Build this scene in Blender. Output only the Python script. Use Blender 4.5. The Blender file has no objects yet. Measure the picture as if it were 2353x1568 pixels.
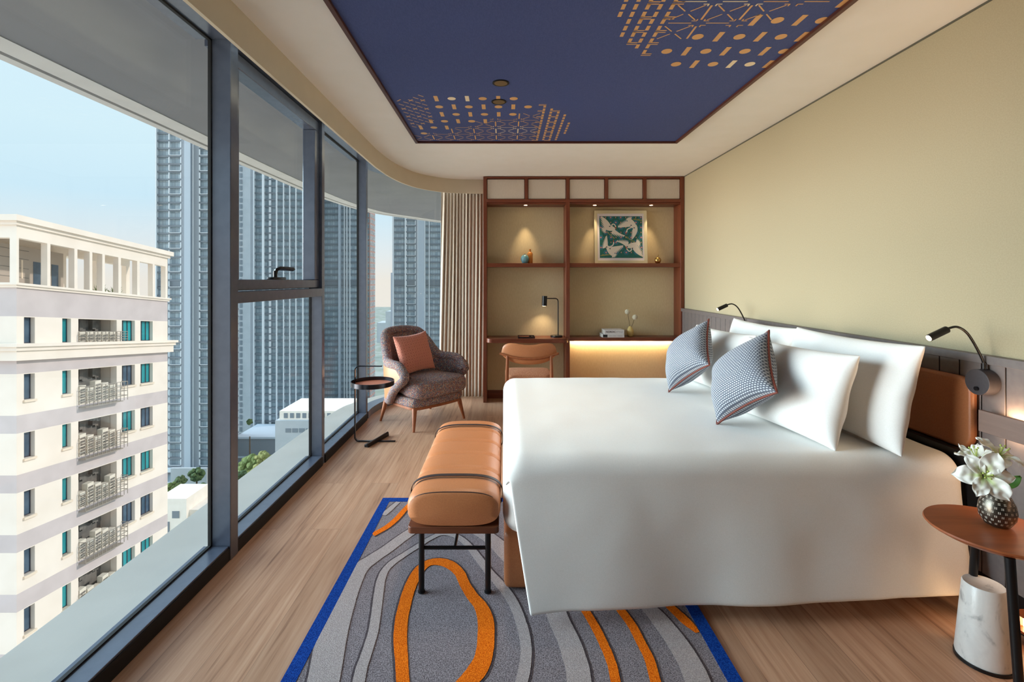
import bpy, bmesh, math, random
from math import sin, cos, pi, radians, sqrt
from mathutils import Vector, Matrix, noise

sc = bpy.context.scene
COL = sc.collection
random.seed(7)

# ---------------------------------------------------------------- camera, world, sun, exposure
cam_d = bpy.data.cameras.new('camera')
cam = bpy.data.objects.new('camera', cam_d)
COL.objects.link(cam)
cam.location = (0, 0, 1.456)
cam.rotation_euler = (pi / 2, 0, 0)
cam_d.sensor_width = 36
cam_d.lens = 1120 / 2353 * 36
cam_d.shift_x = 18.5 / 2353
cam_d.shift_y = -139 / 2353
cam_d.clip_end = 2000
cam_d.clip_start = 0.05
sc.camera = cam

sc.view_settings.view_transform = 'Standard'
sc.view_settings.look = 'None'
sc.view_settings.gamma = 1
sc.view_settings.use_curve_mapping = False
sc.view_settings.exposure = 0.15
sc.cycles.use_denoising = True
sc.cycles.caustics_reflective = False
sc.cycles.caustics_refractive = False
sc.cycles.max_bounces = 8
sc.cycles.diffuse_bounces = 5
sc.cycles.glossy_bounces = 3
sc.cycles.transparent_max_bounces = 12
sc.cycles.sample_clamp_indirect = 6


def lin(c):
    return tuple(((x / 255) / 12.92 if x <= 10 else (((x / 255) + 0.055) / 1.055) ** 2.4) for x in c)


def rgba(c):
    return (*lin(c), 1)


world = bpy.data.worlds.new('sky')
sc.world = world
world.use_nodes = True
wn, wl = world.node_tree.nodes, world.node_tree.links
wn.clear()
w_out = wn.new('ShaderNodeOutputWorld')
w_bg = wn.new('ShaderNodeBackground')
w_tc = wn.new('ShaderNodeTexCoord')
w_sep = wn.new('ShaderNodeSeparateXYZ')
w_ramp = wn.new('ShaderNodeValToRGB')
wl.new(w_tc.outputs['Generated'], w_sep.inputs[0])
wl.new(w_sep.outputs['Z'], w_ramp.inputs[0])
wl.new(w_ramp.outputs[0], w_bg.inputs[0])
wl.new(w_bg.outputs[0], w_out.inputs[0])
el = w_ramp.color_ramp.elements
el[0].position = 0.0
el[0].color = rgba((236, 226, 217))
el[1].position = 1.0
el[1].color = rgba((190, 220, 245))
for p_, c_ in ((0.05, (226, 228, 230)), (0.14, (203, 227, 241)), (0.24, (212, 233, 243)), (0.45, (214, 234, 248))):
    e_ = el.new(p_)
    e_.color = rgba(c_)
# bright lobe added to the sky, out of view, to light the room
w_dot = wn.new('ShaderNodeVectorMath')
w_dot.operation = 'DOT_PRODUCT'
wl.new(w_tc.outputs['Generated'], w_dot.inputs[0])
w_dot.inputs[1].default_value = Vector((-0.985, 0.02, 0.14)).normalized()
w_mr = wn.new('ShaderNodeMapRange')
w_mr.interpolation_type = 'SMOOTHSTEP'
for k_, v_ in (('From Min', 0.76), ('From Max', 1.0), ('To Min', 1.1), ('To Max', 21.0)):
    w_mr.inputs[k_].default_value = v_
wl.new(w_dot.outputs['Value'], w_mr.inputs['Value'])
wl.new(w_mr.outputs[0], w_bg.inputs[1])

sun_d = bpy.data.lights.new('sun', 'SUN')
sun = bpy.data.objects.new('sun', sun_d)
COL.objects.link(sun)
sun_d.energy = 2.2
sun_d.color = (1.0, 0.84, 0.74)
sun_d.angle = radians(2)
sun.rotation_euler = Vector((-0.8, -0.22, -0.5)).to_track_quat('-Z', 'Y').to_euler()
sun.location = (20, 5, 40)

# ---------------------------------------------------------------- helpers


def tag(o, label=None, cat=None, group=None, kind=None):
    if label: o['label'] = label
    if cat: o['category'] = cat
    if group: o['group'] = group
    if kind: o['kind'] = kind
    return o


def thing(name, label=None, cat=None, loc=(0, 0, 0), rotz=0, group=None, kind=None):
    o = bpy.data.objects.new(name, None)
    o.empty_display_size = 0.1
    COL.objects.link(o)
    o.location = loc
    o.rotation_euler = (0, 0, rotz)
    return tag(o, label, cat, group, kind)


def copy_tree(o, parent=None):
    c = o.copy()
    COL.objects.link(c)
    if parent is not None:
        c.parent = parent
    for ch in [x for x in o.children]:
        copy_tree(ch, c)
    return c


class MB:
    def __init__(s):
        s.v, s.f, s.m, s.uv = [], [], [], {}

    def add(s, vs, fs, mi=0):
        b = len(s.v)
        s.v += [tuple(p) for p in vs]
        for f in fs:
            s.f.append(tuple(i + b for i in f))
            s.m.append(mi)
        return s

    def box(s, lo, hi, mi=0, M=None):
        (a, b, c), (d, e, f) = lo, hi
        vs = [(a, b, c), (d, b, c), (d, e, c), (a, e, c), (a, b, f), (d, b, f), (d, e, f), (a, e, f)]
        if M is not None: vs = [M @ Vector(p) for p in vs]
        return s.add(vs, [(3, 2, 1, 0), (4, 5, 6, 7), (0, 1, 5, 4), (1, 2, 6, 5), (2, 3, 7, 6), (3, 0, 4, 7)], mi)

    def rbox(s, lo, hi, r, seg=4, mi=0, M=None, deform=None):
        bm = bmesh.new()
        bmesh.ops.create_cube(bm, size=1)
        for v in bm.verts:
            v.co = Vector([(lo[i] + hi[i]) / 2 + v.co[i] * (hi[i] - lo[i]) for i in range(3)])
        bmesh.ops.bevel(bm, geom=bm.edges[:], offset=r, segments=seg, profile=0.5, affect='EDGES')
        return s.from_bm(bm, mi, M)

    def from_bm(s, bm, mi=0, M=None):
        bm.verts.index_update()
        vs = [(M @ v.co if M is not None else v.co.copy()) for v in bm.verts]
        fs = [[v.index for v in f.verts] for f in bm.faces]
        bm.free()
        return s.add(vs, fs, mi)

    def cyl(s, p0, p1, r0, r1=None, n=20, mi=0, caps=True):
        r1 = r0 if r1 is None else r1
        p0, p1 = Vector(p0), Vector(p1)
        d = (p1 - p0).normalized()
        a = d.orthogonal().normalized()
        b = d.cross(a)
        vs = []
        for p, r in ((p0, r0), (p1, r1)):
            vs += [p + (a * cos(2 * pi * i / n) + b * sin(2 * pi * i / n)) * r for i in range(n)]
        fs = [(i, (i + 1) % n, n + (i + 1) % n, n + i) for i in range(n)]
        if caps:
            fs += [tuple(range(n))[::-1], tuple(range(n, 2 * n))]
        return s.add(vs, fs, mi)

    def tube(s, path, r, n=10, mi=0, closed=False, caps=True, flat=None, up=None):
        """a tube along a path; r may be a list; flat=(w,h) makes a flat bar of that section"""
        P = [Vector(p) for p in path]
        k = len(P)
        rs = r if isinstance(r, (list, tuple)) else [r] * k
        T = []
        for i in range(k):
            a = P[i - 1] if (i > 0 or closed) else P[i]
            b = P[(i + 1) % k] if (i < k - 1 or closed) else P[i]
            T.append((b - a).normalized())
        nrm = Vector(up) if up is not None else T[0].orthogonal()
        vs = []
        for i in range(k):
            nrm = (nrm - T[i] * nrm.dot(T[i]))
            nrm = nrm.normalized() if nrm.length > 1e-6 else T[i].orthogonal().normalized()
            bn = T[i].cross(nrm)
            if flat:
                w, h = flat
                vs += [P[i] + nrm * x * w / 2 + bn * y * h / 2 for x, y in ((-1, -1), (1, -1), (1, 1), (-1, 1))]
            else:
                vs += [P[i] + (nrm * cos(2 * pi * j / n) + bn * sin(2 * pi * j / n)) * rs[i] for j in range(n)]
        if flat: n = 4
        fs = []
        for i in range(k if closed else k - 1):
            q = (i + 1) % k
            fs += [(i * n + j, i * n + (j + 1) % n, q * n + (j + 1) % n, q * n + j) for j in range(n)]
        if caps and not closed:
            fs += [tuple(range(n))[::-1], tuple(range((k - 1) * n, k * n))]
        return s.add(vs, fs, mi)

    def lathe(s, prof, c=(0, 0, 0), n=32, mi=0, sx=1, sy=1):
        cx, cy, cz = c
        vs, fs = [], []
        for r, z in prof:
            vs += [(cx + sx * r * cos(2 * pi * i / n), cy + sy * r * sin(2 * pi * i / n), cz + z) for i in range(n)]
        for k in range(len(prof) - 1):
            fs += [(k * n + i, k * n + (i + 1) % n, (k + 1) * n + (i + 1) % n, (k + 1) * n + i) for i in range(n)]
        if prof[0][0] > 1e-5: fs.append(tuple(range(n))[::-1])
        if prof[-1][0] > 1e-5: fs.append(tuple(range((len(prof) - 1) * n, len(prof) * n)))
        return s.add(vs, fs, mi)

    def prism(s, poly, z0, z1, mi=0, M=None):
        n = len(poly)
        vs = [Vector((x, y, z0)) for x, y in poly] + [Vector((x, y, z1)) for x, y in poly]
        if M is not None: vs = [M @ p for p in vs]
        fs = [tuple(range(n))[::-1], tuple(range(n, 2 * n))] + [(i, (i + 1) % n, n + (i + 1) % n, n + i) for i in range(n)]
        return s.add(vs, fs, mi)

    def grid(s, nu, nv, fn, mi=0, wrap_u=False, flip=False, uv=False):
        b = len(s.v)
        vs = [fn(i / (nu if wrap_u else nu - 1), j / (nv - 1)) for i in range(nu) for j in range(nv)]
        fs = []
        for i in range(nu if wrap_u else nu - 1):
            for j in range(nv - 1):
                q = (i + 1) % nu
                f = (i * nv + j, q * nv + j, q * nv + j + 1, i * nv + j + 1)
                fs.append(f[::-1] if flip else f)
        if uv:
            for i in range(nu):
                for j in range(nv):
                    s.uv[b + i * nv + j] = (i / (nu - 1), j / (nv - 1))
        return s.add(vs, fs, mi)

    def ball(s, c, r, n=16, m=10, mi=0, sc3=(1, 1, 1)):
        c = Vector(c)
        def fn(u, v):
            a, b = 2 * pi * u, pi * (v - 0.5) * 0.998
            return c + Vector((cos(a) * cos(b) * r * sc3[0], sin(a) * cos(b) * r * sc3[1], sin(b) * r * sc3[2]))
        return s.grid(n, m, fn, mi, wrap_u=True)

    def build(s, name, mats, parent=None, bevel=0, seg=2, sub=0, angle=40, flat=False, solid=0, label=None):
        me = bpy.data.meshes.new(name)
        me.from_pydata(s.v, [], s.f)
        for m in (mats if isinstance(mats, (list, tuple)) else [mats]):
            me.materials.append(m)
        me.polygons.foreach_set('material_index', s.m)
        if s.uv:
            ul = me.uv_layers.new(name='UVMap')
            for lp in me.loops:
                ul.data[lp.index].uv = s.uv.get(lp.vertex_index, (0, 0))
        me.update()
        if not flat:
            me.polygons.foreach_set('use_smooth', [True] * len(me.polygons))
            me.set_sharp_from_angle(angle=radians(angle))
        o = bpy.data.objects.new(name, me)
        COL.objects.link(o)
        if parent is not None: o.parent = parent
        if solid:
            md = o.modifiers.new('solid', 'SOLIDIFY')
            md.thickness = solid
            md.offset = 0
        if bevel:
            md = o.modifiers.new('bevel', 'BEVEL')
            md.width = bevel
            md.segments = seg
            md.limit_method = 'ANGLE'
            md.angle_limit = radians(45)
        if sub:
            md = o.modifiers.new('sub', 'SUBSURF')
            md.levels = md.render_levels = sub
        if label: o['label'] = label
        return o


def spline(pts, n=8, closed=False):
    P = [Vector(p) if len(p) == 3 else Vector((p[0], p[1], 0)) for p in pts]
    out, k = [], len(P)
    for i in range(k if closed else k - 1):
        if closed:
            a, b, c, d = P[(i - 1) % k], P[i], P[(i + 1) % k], P[(i + 2) % k]
        else:
            a, b, c, d = P[max(i - 1, 0)], P[i], P[i + 1], P[min(i + 2, k - 1)]
        for j in range(n):
            t = j / n
            out.append(0.5 * ((2 * b) + (c - a) * t + (2 * a - 5 * b + 4 * c - d) * t * t + (3 * b - a - 3 * c + d) * t ** 3))
    if not closed: out.append(P[-1])
    return out


def offset2(path, d):
    """offset an open plan polyline to its left-hand side by d"""
    out = []
    for i, p in enumerate(path):
        a, b = path[max(i - 1, 0)], path[min(i + 1, len(path) - 1)]
        t = (b - a).normalized()
        out.append(p + Vector((-t.y, t.x, 0)) * d)
    return out


def rounded_rect(x0, y0, x1, y1, r, n=6):
    out = []
    for cx, cy, a in ((x1 - r, y1 - r, 0), (x0 + r, y1 - r, 90), (x0 + r, y0 + r, 180), (x1 - r, y0 + r, 270)):
        out += [(cx + r * cos(radians(a + 90 * i / n)), cy + r * sin(radians(a + 90 * i / n))) for i in range(n + 1)]
    return out


# ---------------------------------------------------------------- materials


def mat(name, col=(200, 200, 200), rough=0.5, metal=0.0, spec=0.5, sheen=0.0, emit=None, es=1.0, coat=0):
    m = bpy.data.materials.new(name)
    m.use_nodes = True
    b = m.node_tree.nodes['Principled BSDF']
    b.inputs['Base Color'].default_value = rgba(col)
    b.inputs['Roughness'].default_value = rough
    b.inputs['Metallic'].default_value = metal
    b.inputs['Specular IOR Level'].default_value = spec
    b.inputs['Sheen Weight'].default_value = sheen
    b.inputs['Coat Weight'].default_value = coat
    if emit:
        b.inputs['Emission Color'].default_value = rgba(emit)
        b.inputs['Emission Strength'].default_value = es
    return m


class NT:
    """small node-tree writer"""
    def __init__(s, m):
        s.t = m.node_tree
        s.b = s.t.nodes['Principled BSDF']

    def n(s, typ, **kw):
        o = s.t.nodes.new(typ)
        for k, v in kw.items():
            if k.startswith('i_'):
                o.inputs[k[2:].replace('_', ' ')].default_value = v
            else:
                setattr(o, k, v)
        return o

    def l(s, a, b):
        s.t.links.new(a, b)

    def math(s, op, a, b=None, c=None):
        o = s.t.nodes.new('ShaderNodeMath')
        o.operation = op
        for i, x in enumerate((a, b, c)):
            if x is None: continue
            if isinstance(x, (int, float)): o.inputs[i].default_value = x
            else: s.l(x, o.inputs[i])
        return o.outputs[0]

    def ramp(s, fac, stops, interp='LINEAR'):
        r = s.t.nodes.new('ShaderNodeValToRGB')
        r.color_ramp.interpolation = interp
        e = r.color_ramp.elements
        e[0].position, e[0].color = stops[0][0], rgba(stops[0][1])
        e[1].position, e[1].color = stops[-1][0], rgba(stops[-1][1])
        for p, c in stops[1:-1]:
            q = e.new(p)
            q.color = rgba(c)
        s.l(fac, r.inputs[0])
        return r.outputs[0]

    def coords(s, kind='Object', scale=(1, 1, 1), rot=(0, 0, 0)):
        tc = s.t.nodes.new('ShaderNodeTexCoord')
        mp = s.t.nodes.new('ShaderNodeMapping')
        mp.inputs['Scale'].default_value = scale
        mp.inputs['Rotation'].default_value = rot
        s.l(tc.outputs[kind], mp.inputs[0])
        return mp.outputs[0]

    def noise(s, vec, scale, detail=3, rough=0.5, dist=0.0):
        o = s.t.nodes.new('ShaderNodeTexNoise')
        o.inputs['Scale'].default_value = scale
        o.inputs['Detail'].default_value = detail
        o.inputs['Roughness'].default_value = rough
        o.inputs['Distortion'].default_value = dist
        if vec is not None: s.l(vec, o.inputs['Vector'])
        return o.outputs['Fac']

    def color(s, sock):
        s.l(sock, s.b.inputs['Base Color'])

    def bump(s, h, strength=0.2, dist=0.002):
        o = s.t.nodes.new('ShaderNodeBump')
        o.inputs['Strength'].default_value = strength
        o.inputs['Distance'].default_value = dist
        s.l(h, o.inputs['Height'])
        s.l(o.outputs[0], s.b.inputs['Normal'])


def noisy(name, c0, c1, scale=30, rough=0.6, stretch=(1, 1, 1), bump=0.0, detail=3, lo=0.35, hi=0.65, **kw):
    m = mat(name, c0, rough, **kw)
    t = NT(m)
    f = t.noise(t.coords('Object', stretch), scale, detail)
    t.color(t.ramp(f, [(lo, c0), (hi, c1)]))
    if bump: t.bump(f, bump)
    return m


def wood(name, c0, c1, axis='X', scale=1.0, rough=0.4):
    st = {'X': (1.2, 14, 14), 'Y': (14, 1.2, 14), 'Z': (14, 14, 1.2)}[axis]
    m = mat(name, c0, rough)
    t = NT(m)
    v = t.coords('Object', tuple(x * scale for x in st))
    f = t.noise(v, 2.2, 5, 0.6, 0.6)
    t.color(t.ramp(f, [(0.3, c0), (0.7, c1)]))
    t.bump(f, 0.05, 0.001)
    return m


def glass_mat(name, tint=(0.93, 0.96, 0.96)):
    m = bpy.data.materials.new(name)
    m.use_nodes = True
    nt = m.node_tree
    nt.nodes.clear()
    out = nt.nodes.new('ShaderNodeOutputMaterial')
    mix = nt.nodes.new('ShaderNodeMixShader')
    tr = nt.nodes.new('ShaderNodeBsdfTransparent')
    gl = nt.nodes.new('ShaderNodeBsdfGlossy')
    tr.inputs[0].default_value = (*tint, 1)
    gl.inputs['Roughness'].default_value = 0.0
    gl.inputs[0].default_value = (0.6, 0.6, 0.6, 1)
    mix.inputs[0].default_value = 0.025
    nt.links.new(tr.outputs[0], mix.inputs[1])
    nt.links.new(gl.outputs[0], mix.inputs[2])
    nt.links.new(mix.outputs[0], out.inputs[0])
    return m


M_ceil = noisy('plaster_white', (248, 243, 233), (250, 245, 236), 6, 0.9)
M_wallp = noisy('wallpaper_beige', (168, 154, 124), (174, 160, 130), 160, 0.85, bump=0.08)
M_pelmet = noisy('plaster_cream', (214, 202, 178), (217, 205, 181), 6, 0.9)
M_fabricpanel = noisy('shelf_back_cloth', (208, 188, 148), (214, 195, 156), 90, 0.85, stretch=(1, 1, 0.3))
M_unseen_dark = wood('unseen_wall_dark', (84, 60, 46), (98, 72, 56), 'Z', 1.0, 0.5)  # unseen walls coloured dark to cut bounced light on bed and floor
M_whitecloth = noisy('panel_cloth', (205, 192, 178), (210, 198, 184), 200, 0.9, stretch=(1, 1, 0.2))
M_wain = noisy('wainscot_grey', (104, 95, 93), (110, 101, 98), 40, 0.45)
M_groove = mat('groove_dark', (18, 16, 16), 0.9)
M_redwood = wood('red_wood_z', (98, 46, 27), (124, 64, 40), 'Z', 1.2, 0.36)
M_redwoodx = wood('red_wood_x', (98, 46, 27), (124, 64, 40), 'X', 1.2, 0.36)
M_trimwood = wood('trim_wood', (76, 36, 24), (96, 48, 32), 'Y', 1.0, 0.4)
M_frame = noisy('window_metal', (88, 97, 115), (94, 103, 121), 20, 0.24)
M_frame.node_tree.nodes['Principled BSDF'].inputs['Metallic'].default_value = 0.2
M_frame.node_tree.nodes['Principled BSDF'].inputs['Specular IOR Level'].default_value = 1.0
M_black = mat('black_metal', (16, 16, 18), 0.35, 0.2)
M_blackrub = mat('black_gasket', (8, 8, 9), 0.7)
M_glass = glass_mat('window_glass')
M_concrete = noisy('ledge_concrete', (184, 178, 170), (192, 186, 178), 3, 0.85)
M_soffit = noisy('soffit_grey', (130, 132, 137), (136, 138, 143), 2, 0.9)
M_soffitw = noisy('soffit_white', (205, 205, 204), (212, 212, 211), 4, 0.9)
M_white = noisy('white_linen', (236, 233, 228), (241, 238, 234), 260, 0.85, bump=0.03, sheen=0.15)
M_leather = noisy('tan_leather', (190, 120, 76), (198, 128, 82), 180, 0.42, bump=0.08)
M_leatherb = noisy('tan_leather_bed', (156, 94, 56), (164, 102, 62), 180, 0.45, bump=0.08)
M_strap = noisy('strap_leather', (48, 36, 36), (58, 44, 44), 200, 0.5)
M_benchwood = wood('bench_walnut', (88, 46, 26), (120, 68, 42), 'X', 1.0, 0.4)
M_chairwood = wood('chair_wood', (138, 76, 42), (164, 94, 54), 'Z', 1.2, 0.4)
M_tablewood = wood('nightstand_wood', (138, 72, 40), (170, 94, 54), 'X', 0.8, 0.35)
M_brass = mat('antique_brass', (196, 160, 96), 0.3, 1.0)
M_bulb = mat('lamp_bulb', (255, 240, 215), 0.4, emit=(255, 226, 180), es=14)
M_led = mat('led_strip', (255, 214, 150), 0.4, emit=(255, 200, 130), es=6)
M_white_plain = mat('white_paint', (235, 232, 226), 0.5)

# floor planks
M_floor = mat('floor_planks', (165, 120, 90), 0.42)
t = NT(M_floor)
tc = t.n('ShaderNodeTexCoord')
sp = t.n('ShaderNodeSeparateXYZ')
t.l(tc.outputs['Object'], sp.inputs[0])
cb = t.n('ShaderNodeCombineXYZ')
t.l(sp.outputs['Y'], cb.inputs[0])
t.l(sp.outputs['X'], cb.inputs[1])
bk = t.n('ShaderNodeTexBrick', offset=0.37, offset_frequency=2)
t.l(cb.outputs[0], bk.inputs['Vector'])
bk.inputs['Color1'].default_value = (0, 0, 0, 1)
bk.inputs['Color2'].default_value = (1, 1, 1, 1)
bk.inputs['Mortar'].default_value = (0.5, 0.5, 0.5, 1)
for k_, v_ in (('Scale', 1), ('Mortar Size', 0.0012), ('Mortar Smooth', 0.2), ('Brick Width', 1.75), ('Row Height', 0.19), ('Bias', 0)):
    bk.inputs[k_].default_value = v_
# shift the grain per plank so that the boards differ
shift = t.n('ShaderNodeVectorMath', operation='ADD')
mp = t.n('ShaderNodeMapping')
mp.inputs['Scale'].default_value = (0.55, 13, 1)
t.l(cb.outputs[0], mp.inputs[0])
sc2 = t.n('ShaderNodeVectorMath', operation='SCALE')
t.l(bk.outputs['Color'], sc2.inputs[0])
sc2.inputs['Scale'].default_value = 37.0
t.l(mp.outputs[0], shift.inputs[0])
t.l(sc2.outputs[0], shift.inputs[1])
g1 = t.noise(shift.outputs[0], 1.5, 5, 0.55, 0.9)
g2 = t.noise(shift.outputs[0], 7.0, 3, 0.55, 0.3)
gm = t.math('MULTIPLY_ADD', g2, 0.35, t.math('MULTIPLY', g1, 0.65))
gc = t.ramp(gm, [(0.30, (138, 98, 74)), (0.43, (192, 148, 118)), (0.56, (208, 166, 136)), (0.72, (218, 180, 152))])
var = t.n('ShaderNodeMix', data_type='RGBA', blend_type='MULTIPLY')
var.inputs[0].default_value = 1.0
t.l(gc, var.inputs[6])
t.l(t.ramp(bk.outputs['Color'], [(0.0, (222, 218, 214)), (1.0, (255, 250, 246))]), var.inputs[7])
seam = t.n('ShaderNodeMix', data_type='RGBA')
t.l(t.math('MULTIPLY', bk.outputs['Fac'], 0.55), seam.inputs[0])
t.l(var.outputs[2], seam.inputs[6])
seam.inputs[7].default_value = rgba((92, 62, 44))
t.color(seam.outputs[2])
t.bump(gm, 0.06, 0.001)


def carpet(name, c0, c1, scale=240):
    m = mat(name, c0, 0.95, spec=0.1)
    t = NT(m)
    v = t.coords('Object')
    f = t.noise(v, scale, 2, 0.7)
    t.color(t.ramp(f, [(0.40, c0), (0.60, c1)]))
    t.bump(f, 0.6, 0.004)
    return m


M_rug_mid = carpet('rug_grey_fleck', (92, 84, 88), (158, 148, 152))
M_rug_light = carpet('rug_light_grey', (150, 139, 138), (182, 170, 168))
M_rug_dark = carpet('rug_dark_line', (66, 58, 62), (92, 82, 86))
M_rug_orange = carpet('rug_orange', (206, 84, 4), (246, 132, 26))
M_rug_blue = carpet('rug_blue', (6, 40, 112), (24, 74, 160))


def boucle(name, cols, scale=120):
    m = mat(name, cols[0], 0.9, spec=0.2)
    t = NT(m)
    v = t.coords('Object')
    vo = t.n('ShaderNodeTexVoronoi', feature='DISTANCE_TO_EDGE')
    vo.inputs['Scale'].default_value = scale
    w = t.n('ShaderNodeTexNoise')
    w.inputs['Scale'].default_value = 45
    mixv = t.n('ShaderNodeVectorMath', operation='MULTIPLY_ADD')
    t.l(v, w.inputs['Vector'])
    t.l(w.outputs['Color'], mixv.inputs[0])
    mixv.inputs[1].default_value = (0.02, 0.02, 0.02)
    t.l(v, mixv.inputs[2])
    t.l(mixv.outputs[0], vo.inputs['Vector'])
    f = t.noise(v, 38, 2, 0.5)
    k = len(cols)
    c = t.ramp(f, [(0.34 + 0.34 * i / (k - 1), cols[i]) for i in range(k)])
    mx = t.n('ShaderNodeMix', data_type='RGBA')
    t.l(t.math('LESS_THAN', vo.outputs['Distance'], 0.09), mx.inputs[0])
    mx.inputs[6].default_value = rgba((88, 80, 88))
    t.l(c, mx.inputs[7])
    t.color(mx.outputs[2])
    t.bump(f, 0.4, 0.004)
    return m


M_boucle = boucle('armchair_boucle', [(150, 146, 160), (196, 118, 86), (200, 184, 160), (124, 128, 150), (188, 112, 80)], 95)
M_seatcloth = noisy('seat_weave', (176, 108, 76), (206, 146, 106), 140, 0.9, stretch=(1, 0.4, 1), bump=0.2)

# lattice cushion of nested diamonds
M_diamond = mat('diamond_weave', (206, 120, 96), 0.85, sheen=0.2)
t = NT(M_diamond)
v = t.coords('UV', (10, 10, 1), (0, 0, pi / 4))
fr = t.n('ShaderNodeVectorMath', operation='FRACTION')
t.l(v, fr.inputs[0])
su = t.n('ShaderNodeVectorMath', operation='SUBTRACT')
t.l(fr.outputs[0], su.inputs[0])
su.inputs[1].default_value = (0.5, 0.5, 0)
ab = t.n('ShaderNodeVectorMath', operation='ABSOLUTE')
t.l(su.outputs[0], ab.inputs[0])
sx_ = t.n('ShaderNodeSeparateXYZ')
t.l(ab.outputs[0], sx_.inputs[0])
d_ = t.math('MAXIMUM', sx_.outputs['X'], sx_.outputs['Y'])
t.color(t.ramp(d_, [(0.0, (140, 46, 34)), (0.11, (226, 150, 124)), (0.22, (150, 52, 38)), (0.30, (226, 150, 124)), (0.41, (226, 150, 124)), (0.45, (150, 52, 38))], 'CONSTANT'))

# grey and white interlocking weave
M_weave = mat('grey_white_weave', (150, 156, 166), 0.85, sheen=0.2)
t = NT(M_weave)
v = t.coords('UV', (30, 30, 1))
br = t.n('ShaderNodeTexBrick', offset=0.5)
t.l(v, br.inputs['Vector'])
br.inputs['Color1'].default_value = rgba((206, 210, 214))
br.inputs['Color2'].default_value = rgba((190, 196, 204))
br.inputs['Mortar'].default_value = rgba((88, 94, 108))
for k_, v_ in (('Scale', 1), ('Mortar Size', 0.23), ('Mortar Smooth', 0.35), ('Brick Width', 1.0), ('Row Height', 0.8)):
    br.inputs[k_].default_value = v_
t.color(br.outputs['Color'])
t.bump(br.outputs['Fac'], 0.3, 0.003)
M_piping = noisy('rust_piping', (100, 38, 22), (116, 46, 28), 200, 0.6)

# curtain cloth
M_curtain = noisy('curtain_cloth', (196, 181, 163), (206, 192, 174), 120, 0.9, stretch=(1, 1, 0.1))

# navy ceiling cloth with tan and pale metallic shapes
M_navy = noisy('navy_cloth', (64, 78, 128), (72, 86, 138), 260, 0.75, stretch=(1, 0.25, 1))
M_gold = mat('tan_print', (226, 174, 114), 0.5)
M_palegold = mat('pale_print', (250, 228, 190), 0.45)

# marble
M_marble = mat('marble', (220, 214, 208), 0.3)
t = NT(M_marble)
v = t.coords('Object', (1, 1, 0.6), (0.4, 0.6, 0.3))
f = t.noise(v, 9, 6, 0.6, 1.6)
f2 = t.noise(v, 22, 4, 0.6, 0.8)
t.color(t.ramp(t.math('MULTIPLY_ADD', f2, 0.3, t.math('MULTIPLY', f, 0.7)), [(0.33, (150, 146, 142)), (0.44, (212, 206, 200)), (0.7, (228, 223, 217))]))

# ---------------------------------------------------------------- room shell
ZC = 2.70          # ceiling height
XR = 2.15          # wall behind the bed
PEL = spline([(-1.21, -2.5), (-1.21, 1.0), (-1.21, 4.2), (-1.203, 4.7), (-1.167, 5.085), (-1.10, 5.39), (-0.981, 5.664), (-0.752, 5.90), (-0.5, 5.985), (-0.249, 6.0)], 8)
WIN = spline([(-1.43, 5.14), (-1.43, 5.32), (-1.375, 5.58), (-1.2, 5.87), (-0.9, 6.1), (-0.55, 6.2), (-0.2, 6.22)], 8)

MB().box((-1.44, -2.5, -0.2), (2.3, 6.4, 0)).build('floor', M_floor).__setitem__('kind', 'structure')


def struct(mb, name, mats, **kw):
    o = mb.build(name, mats, **kw)
    o['kind'] = 'structure'
    return o


# ceiling: slab inside the pelmet line, and the curtain recess above the window
m = MB()
m.prism([(p.x, p.y) for p in PEL] + [(-0.249, 6.4), (2.3, 6.4), (2.3, -2.5)], ZC, ZC + 0.3)
struct(m, 'ceiling', M_ceil, angle=20)
# pelmet: curved fascia dropping from the ceiling in front of the curtain recess
m = MB()
inn, outp = PEL, offset2(PEL, 0.018)
ZP = 2.528
for a, b, flip in ((inn, inn, False),):
    pass
k = len(inn)
vs = [(p.x, p.y, ZP) for p in inn] + [(p.x, p.y, ZC) for p in inn] + [(p.x, p.y, ZP) for p in outp] + [(p.x, p.y, ZC + 0.1) for p in outp]
fs = []
for i in range(k - 1):
    fs += [(i, i + 1, k + i + 1, k + i), (2 * k + i + 1, 2 * k + i, 3 * k + i, 3 * k + i + 1), (i + 1, i, 2 * k + i, 2 * k + i + 1)]
m.add(vs, fs)
struct(m, 'trim_1', M_pelmet, angle=30)

m = MB()
m.box((XR, -2.5, 0), (XR + 0.15, 6.4, ZC))
struct(m, 'wall_right', M_wallp)
m = MB()
m.box((-0.249, 6.06, 0), (XR + 0.15, 6.4, ZC + 0.3))
m.box((-0.249, 6.4, -0.3), (-0.1, 7.6, ZC + 0.3))  # unseen return wall, added to keep sun out of the curved window
struct(m, 'wall_back', M_wallp)
m = MB()
m.box((-1.7, -2.65, 0), (XR + 0.15, -2.5, ZC + 0.3))
struct(m, 'wall_front', M_unseen_dark)
m = MB()
m.box((-1.7, -2.5, 0), (-1.44, 1.27, ZC + 0.3))
struct(m, 'wall_left', M_unseen_dark)
# dark strip painted for the shadow gap at the top of the bed wall
struct(MB().box((XR - 0.003, -2.5, ZC - 0.010), (XR, 5.8, ZC)), 'trim_2', mat('shadow_gap_paint', (92, 88, 74), 0.9))

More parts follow.
